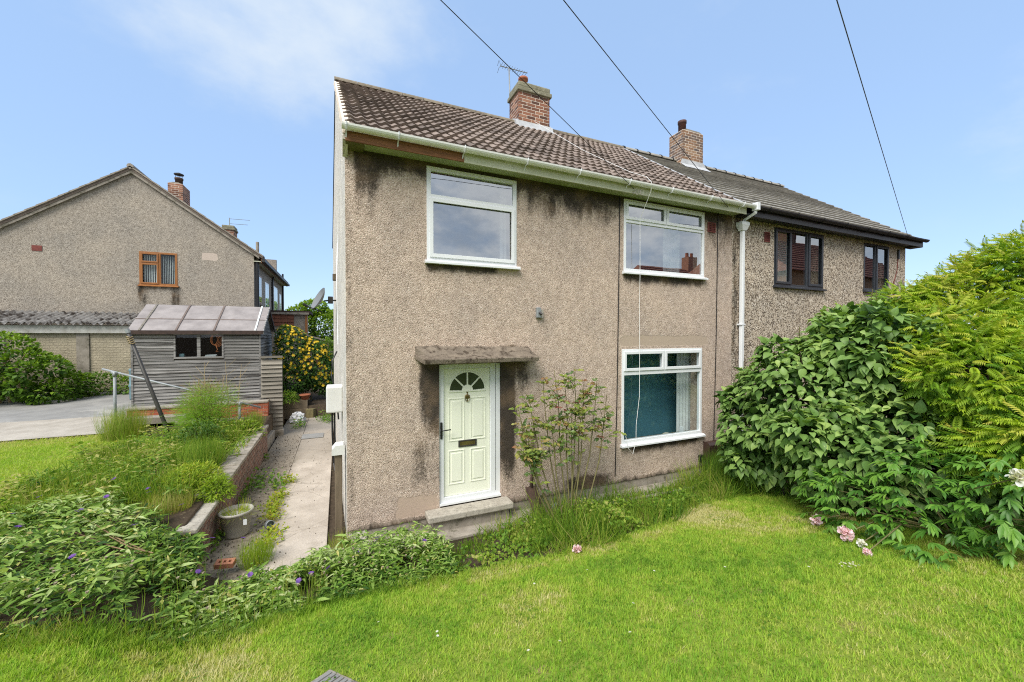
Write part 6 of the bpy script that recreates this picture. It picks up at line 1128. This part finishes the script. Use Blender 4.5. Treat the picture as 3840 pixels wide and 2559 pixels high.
lp, la, ln_ = np.array(lp), np.array(la), np.array(ln_); plant('foliage', SMALL, lp, la, ln_ + rng.normal(0, .3, ln_.shape), rnd(len(lp), .045, .085), np.array(lt), m_rose, RS)
# left hedge shrub
HS = thing('hedge_shrub', (-8.6, 9.9, .7), 'bright green bushy shrub in front of the garage', 'shrub')
P, out, dep = blobs(lumpy([(-8.9, 10.3, 1.6, 1.0, .8, .85), (-8.0, 10.2, 1.35, .75, .7, .65), (-9.9, 10.4, 1.7, 1.0, .8, .95), (-7.4, 10.3, 1.05, .55, .6, .45)], 6, (.2, .45)), 9500, (.5, 1.06), .8); kk = vnoise(P[:, 0], P[:, 2], 2.6) > .3; P, out, dep = P[kk], out[kk], dep[kk]; n = len(P)
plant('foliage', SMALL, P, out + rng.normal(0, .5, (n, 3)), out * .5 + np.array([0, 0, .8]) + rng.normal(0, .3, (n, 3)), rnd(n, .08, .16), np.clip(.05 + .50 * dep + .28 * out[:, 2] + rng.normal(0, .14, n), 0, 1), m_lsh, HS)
for k in range(14): x = -8.7 + random.uniform(-.8, .8); MB().tube([(x, 10.1, .65), (x + random.uniform(-.3, .3), 10.1, 1.4), (x + random.uniform(-.6, .6), 10.0, 2.1)], [.022, .018, .008], 5).build('stem', m_straw, HS)
HL = thing('hedge_shrub', (-6.4, 10.8, .7), 'low dark green undergrowth between the bright shrub and the shed', 'shrub')
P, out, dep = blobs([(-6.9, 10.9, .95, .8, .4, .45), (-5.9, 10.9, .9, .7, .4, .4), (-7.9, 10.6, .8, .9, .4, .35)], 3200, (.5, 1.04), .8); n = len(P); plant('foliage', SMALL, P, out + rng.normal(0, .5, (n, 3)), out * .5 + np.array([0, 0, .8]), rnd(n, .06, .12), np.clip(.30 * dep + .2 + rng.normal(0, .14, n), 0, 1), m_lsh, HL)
# kerria
KR = thing('yellow_flowering_shrub', (-1.2, 9.9, .4), 'dark leaved shrub covered in yellow flowers behind the fence panel', 'shrub')
KE = [(-1.55, 9.9, 1.9, .55, .5, .95), (-1.0, 10.0, 1.55, .65, .5, .9), (-.6, 10.1, 1.2, .5, .5, .75), (-1.5, 9.8, 1.1, .5, .4, .6), (-1.75, 9.9, 2.5, .3, .35, .4)]
P, out, dep = blobs(KE, 6500, (.5, 1.03), .8); k = P[:, 0] < -.24; P, out, dep = P[k], out[k], dep[k]; n = len(P); plant('foliage', SMALL, P, out + rng.normal(0, .5, (n, 3)) + np.array([0, 0, -.2]), out * .6 + np.array([0, 0, .6]) + rng.normal(0, .3, (n, 3)), rnd(n, .06, .12), np.clip(.10 + .5 * dep + rng.normal(0, .15, n), 0, 1), m_kerr, KR)
yf = flowers('flower', None, 6, 1, m_yellow, ''); P, out, dep = blobs(KE, 640, (.97, 1.08), .9); k = (P[:, 0] < -.26) & (out[:, 1] < .25) & (P[:, 2] > .75 + .5 * rnd(len(P))); P, out = P[k][:260], out[k][:260]
for p, o_ in zip(P, out): q = Vector(o_ + rng.normal(0, .3, 3)).to_track_quat('Z', 'Y').to_euler(); inst('flower', yf, KR, tuple(p), q, (random.uniform(.042, .07),) * 3)
for k in range(8): MB().tube([(-1.2 + random.uniform(-.3, .3), 9.9, .3), (-1.2 + random.uniform(-.5, .5), 9.9, 1.4)], [.014, .008], 5).build('stem', m_stem, KR)
clump('planter_weeds', -1.6, 9.05, .3, .35, 500, LANCE, m_weed, (.06, .14), .5, 'green leaves in the sleeper planter beside the terracotta bowl', 'plant', cz=.42)
# background trees
def btree(name, E, n, sz, base, label, mat, r0=.12):
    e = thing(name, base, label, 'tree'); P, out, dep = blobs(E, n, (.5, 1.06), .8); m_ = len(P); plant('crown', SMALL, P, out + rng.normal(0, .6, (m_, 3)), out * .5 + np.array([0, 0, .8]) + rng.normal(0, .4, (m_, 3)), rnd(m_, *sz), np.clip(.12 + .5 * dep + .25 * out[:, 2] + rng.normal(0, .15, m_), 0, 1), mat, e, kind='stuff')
    top = max(E, key=lambda q: q[2]); MB().tube([base, (top[0], top[1], (base[2] + top[2]) / 2), (top[0], top[1], top[2])], [r0, r0 * .7, r0 * .2], 7).build('trunk', m_bark, e, True)
    for q in E: MB().tube([(base[0], base[1], base[2] + (top[2] - base[2]) * .4), (q[0], q[1], q[2] + q[5] * .6)], [r0 * .4, r0 * .1], 5).build('limb', m_bark, e)
btree('tree', [(-2.4, 24, 3.2, 1.1, 1, 1.3), (-1.2, 24, 3.0, 1.1, 1, 1.4), (-.3, 24, 2.9, .9, 1, 1.3), (-1.6, 24, 4.4, .8, .7, .55)], 7000, (.12, .24), (-1.5, 24, .6), 'bright green tree between the two houses', m_tree)
btree('bush', [(-.6, 14.5, 1.9, .5, .4, .5), (-.2, 14.4, 1.5, .5, .4, .6)], 1600, (.06, .12), (-.5, 14.4, .3), 'small green bush beside the slatted fence', m_lsh, .04)
# daisies
dme = flowers('daisy', None, 8, 1, m_whitep, '')
for (x, y) in [(.6, -2.5), (.59, -2.56), (1.35, -3.09), (2.13, -2.96), (2.18, -2.23), (1.11, -3.07), (1.84, -3.26), (2.7, -2.6), (3.3, -2.9), (1.6, -2.2), (.2, -2.1), (3.9, -3.3)]:
    inst('daisy', dme, None, (x, y, float(h(x, y)) + .05), (random.uniform(-.4, .1), random.uniform(-.3, .3), 0), (.013,) * 3, label='tiny white daisy flower in the front lawn', cat='flower', group='daisies in the front lawn')
n = 16; m = MB()
for k in range(n): x, y = 4.25 + random.gauss(0, .06), -3.45 + random.gauss(0, .03); m.box(x, x + random.uniform(.008, .018), y, y + .012, float(h(x, y)) + .03, float(h(x, y)) + .035)
m.build('petals', m_whitep, None, label='scatter of fallen white petals on the lawn near the peony', kind='stuff')
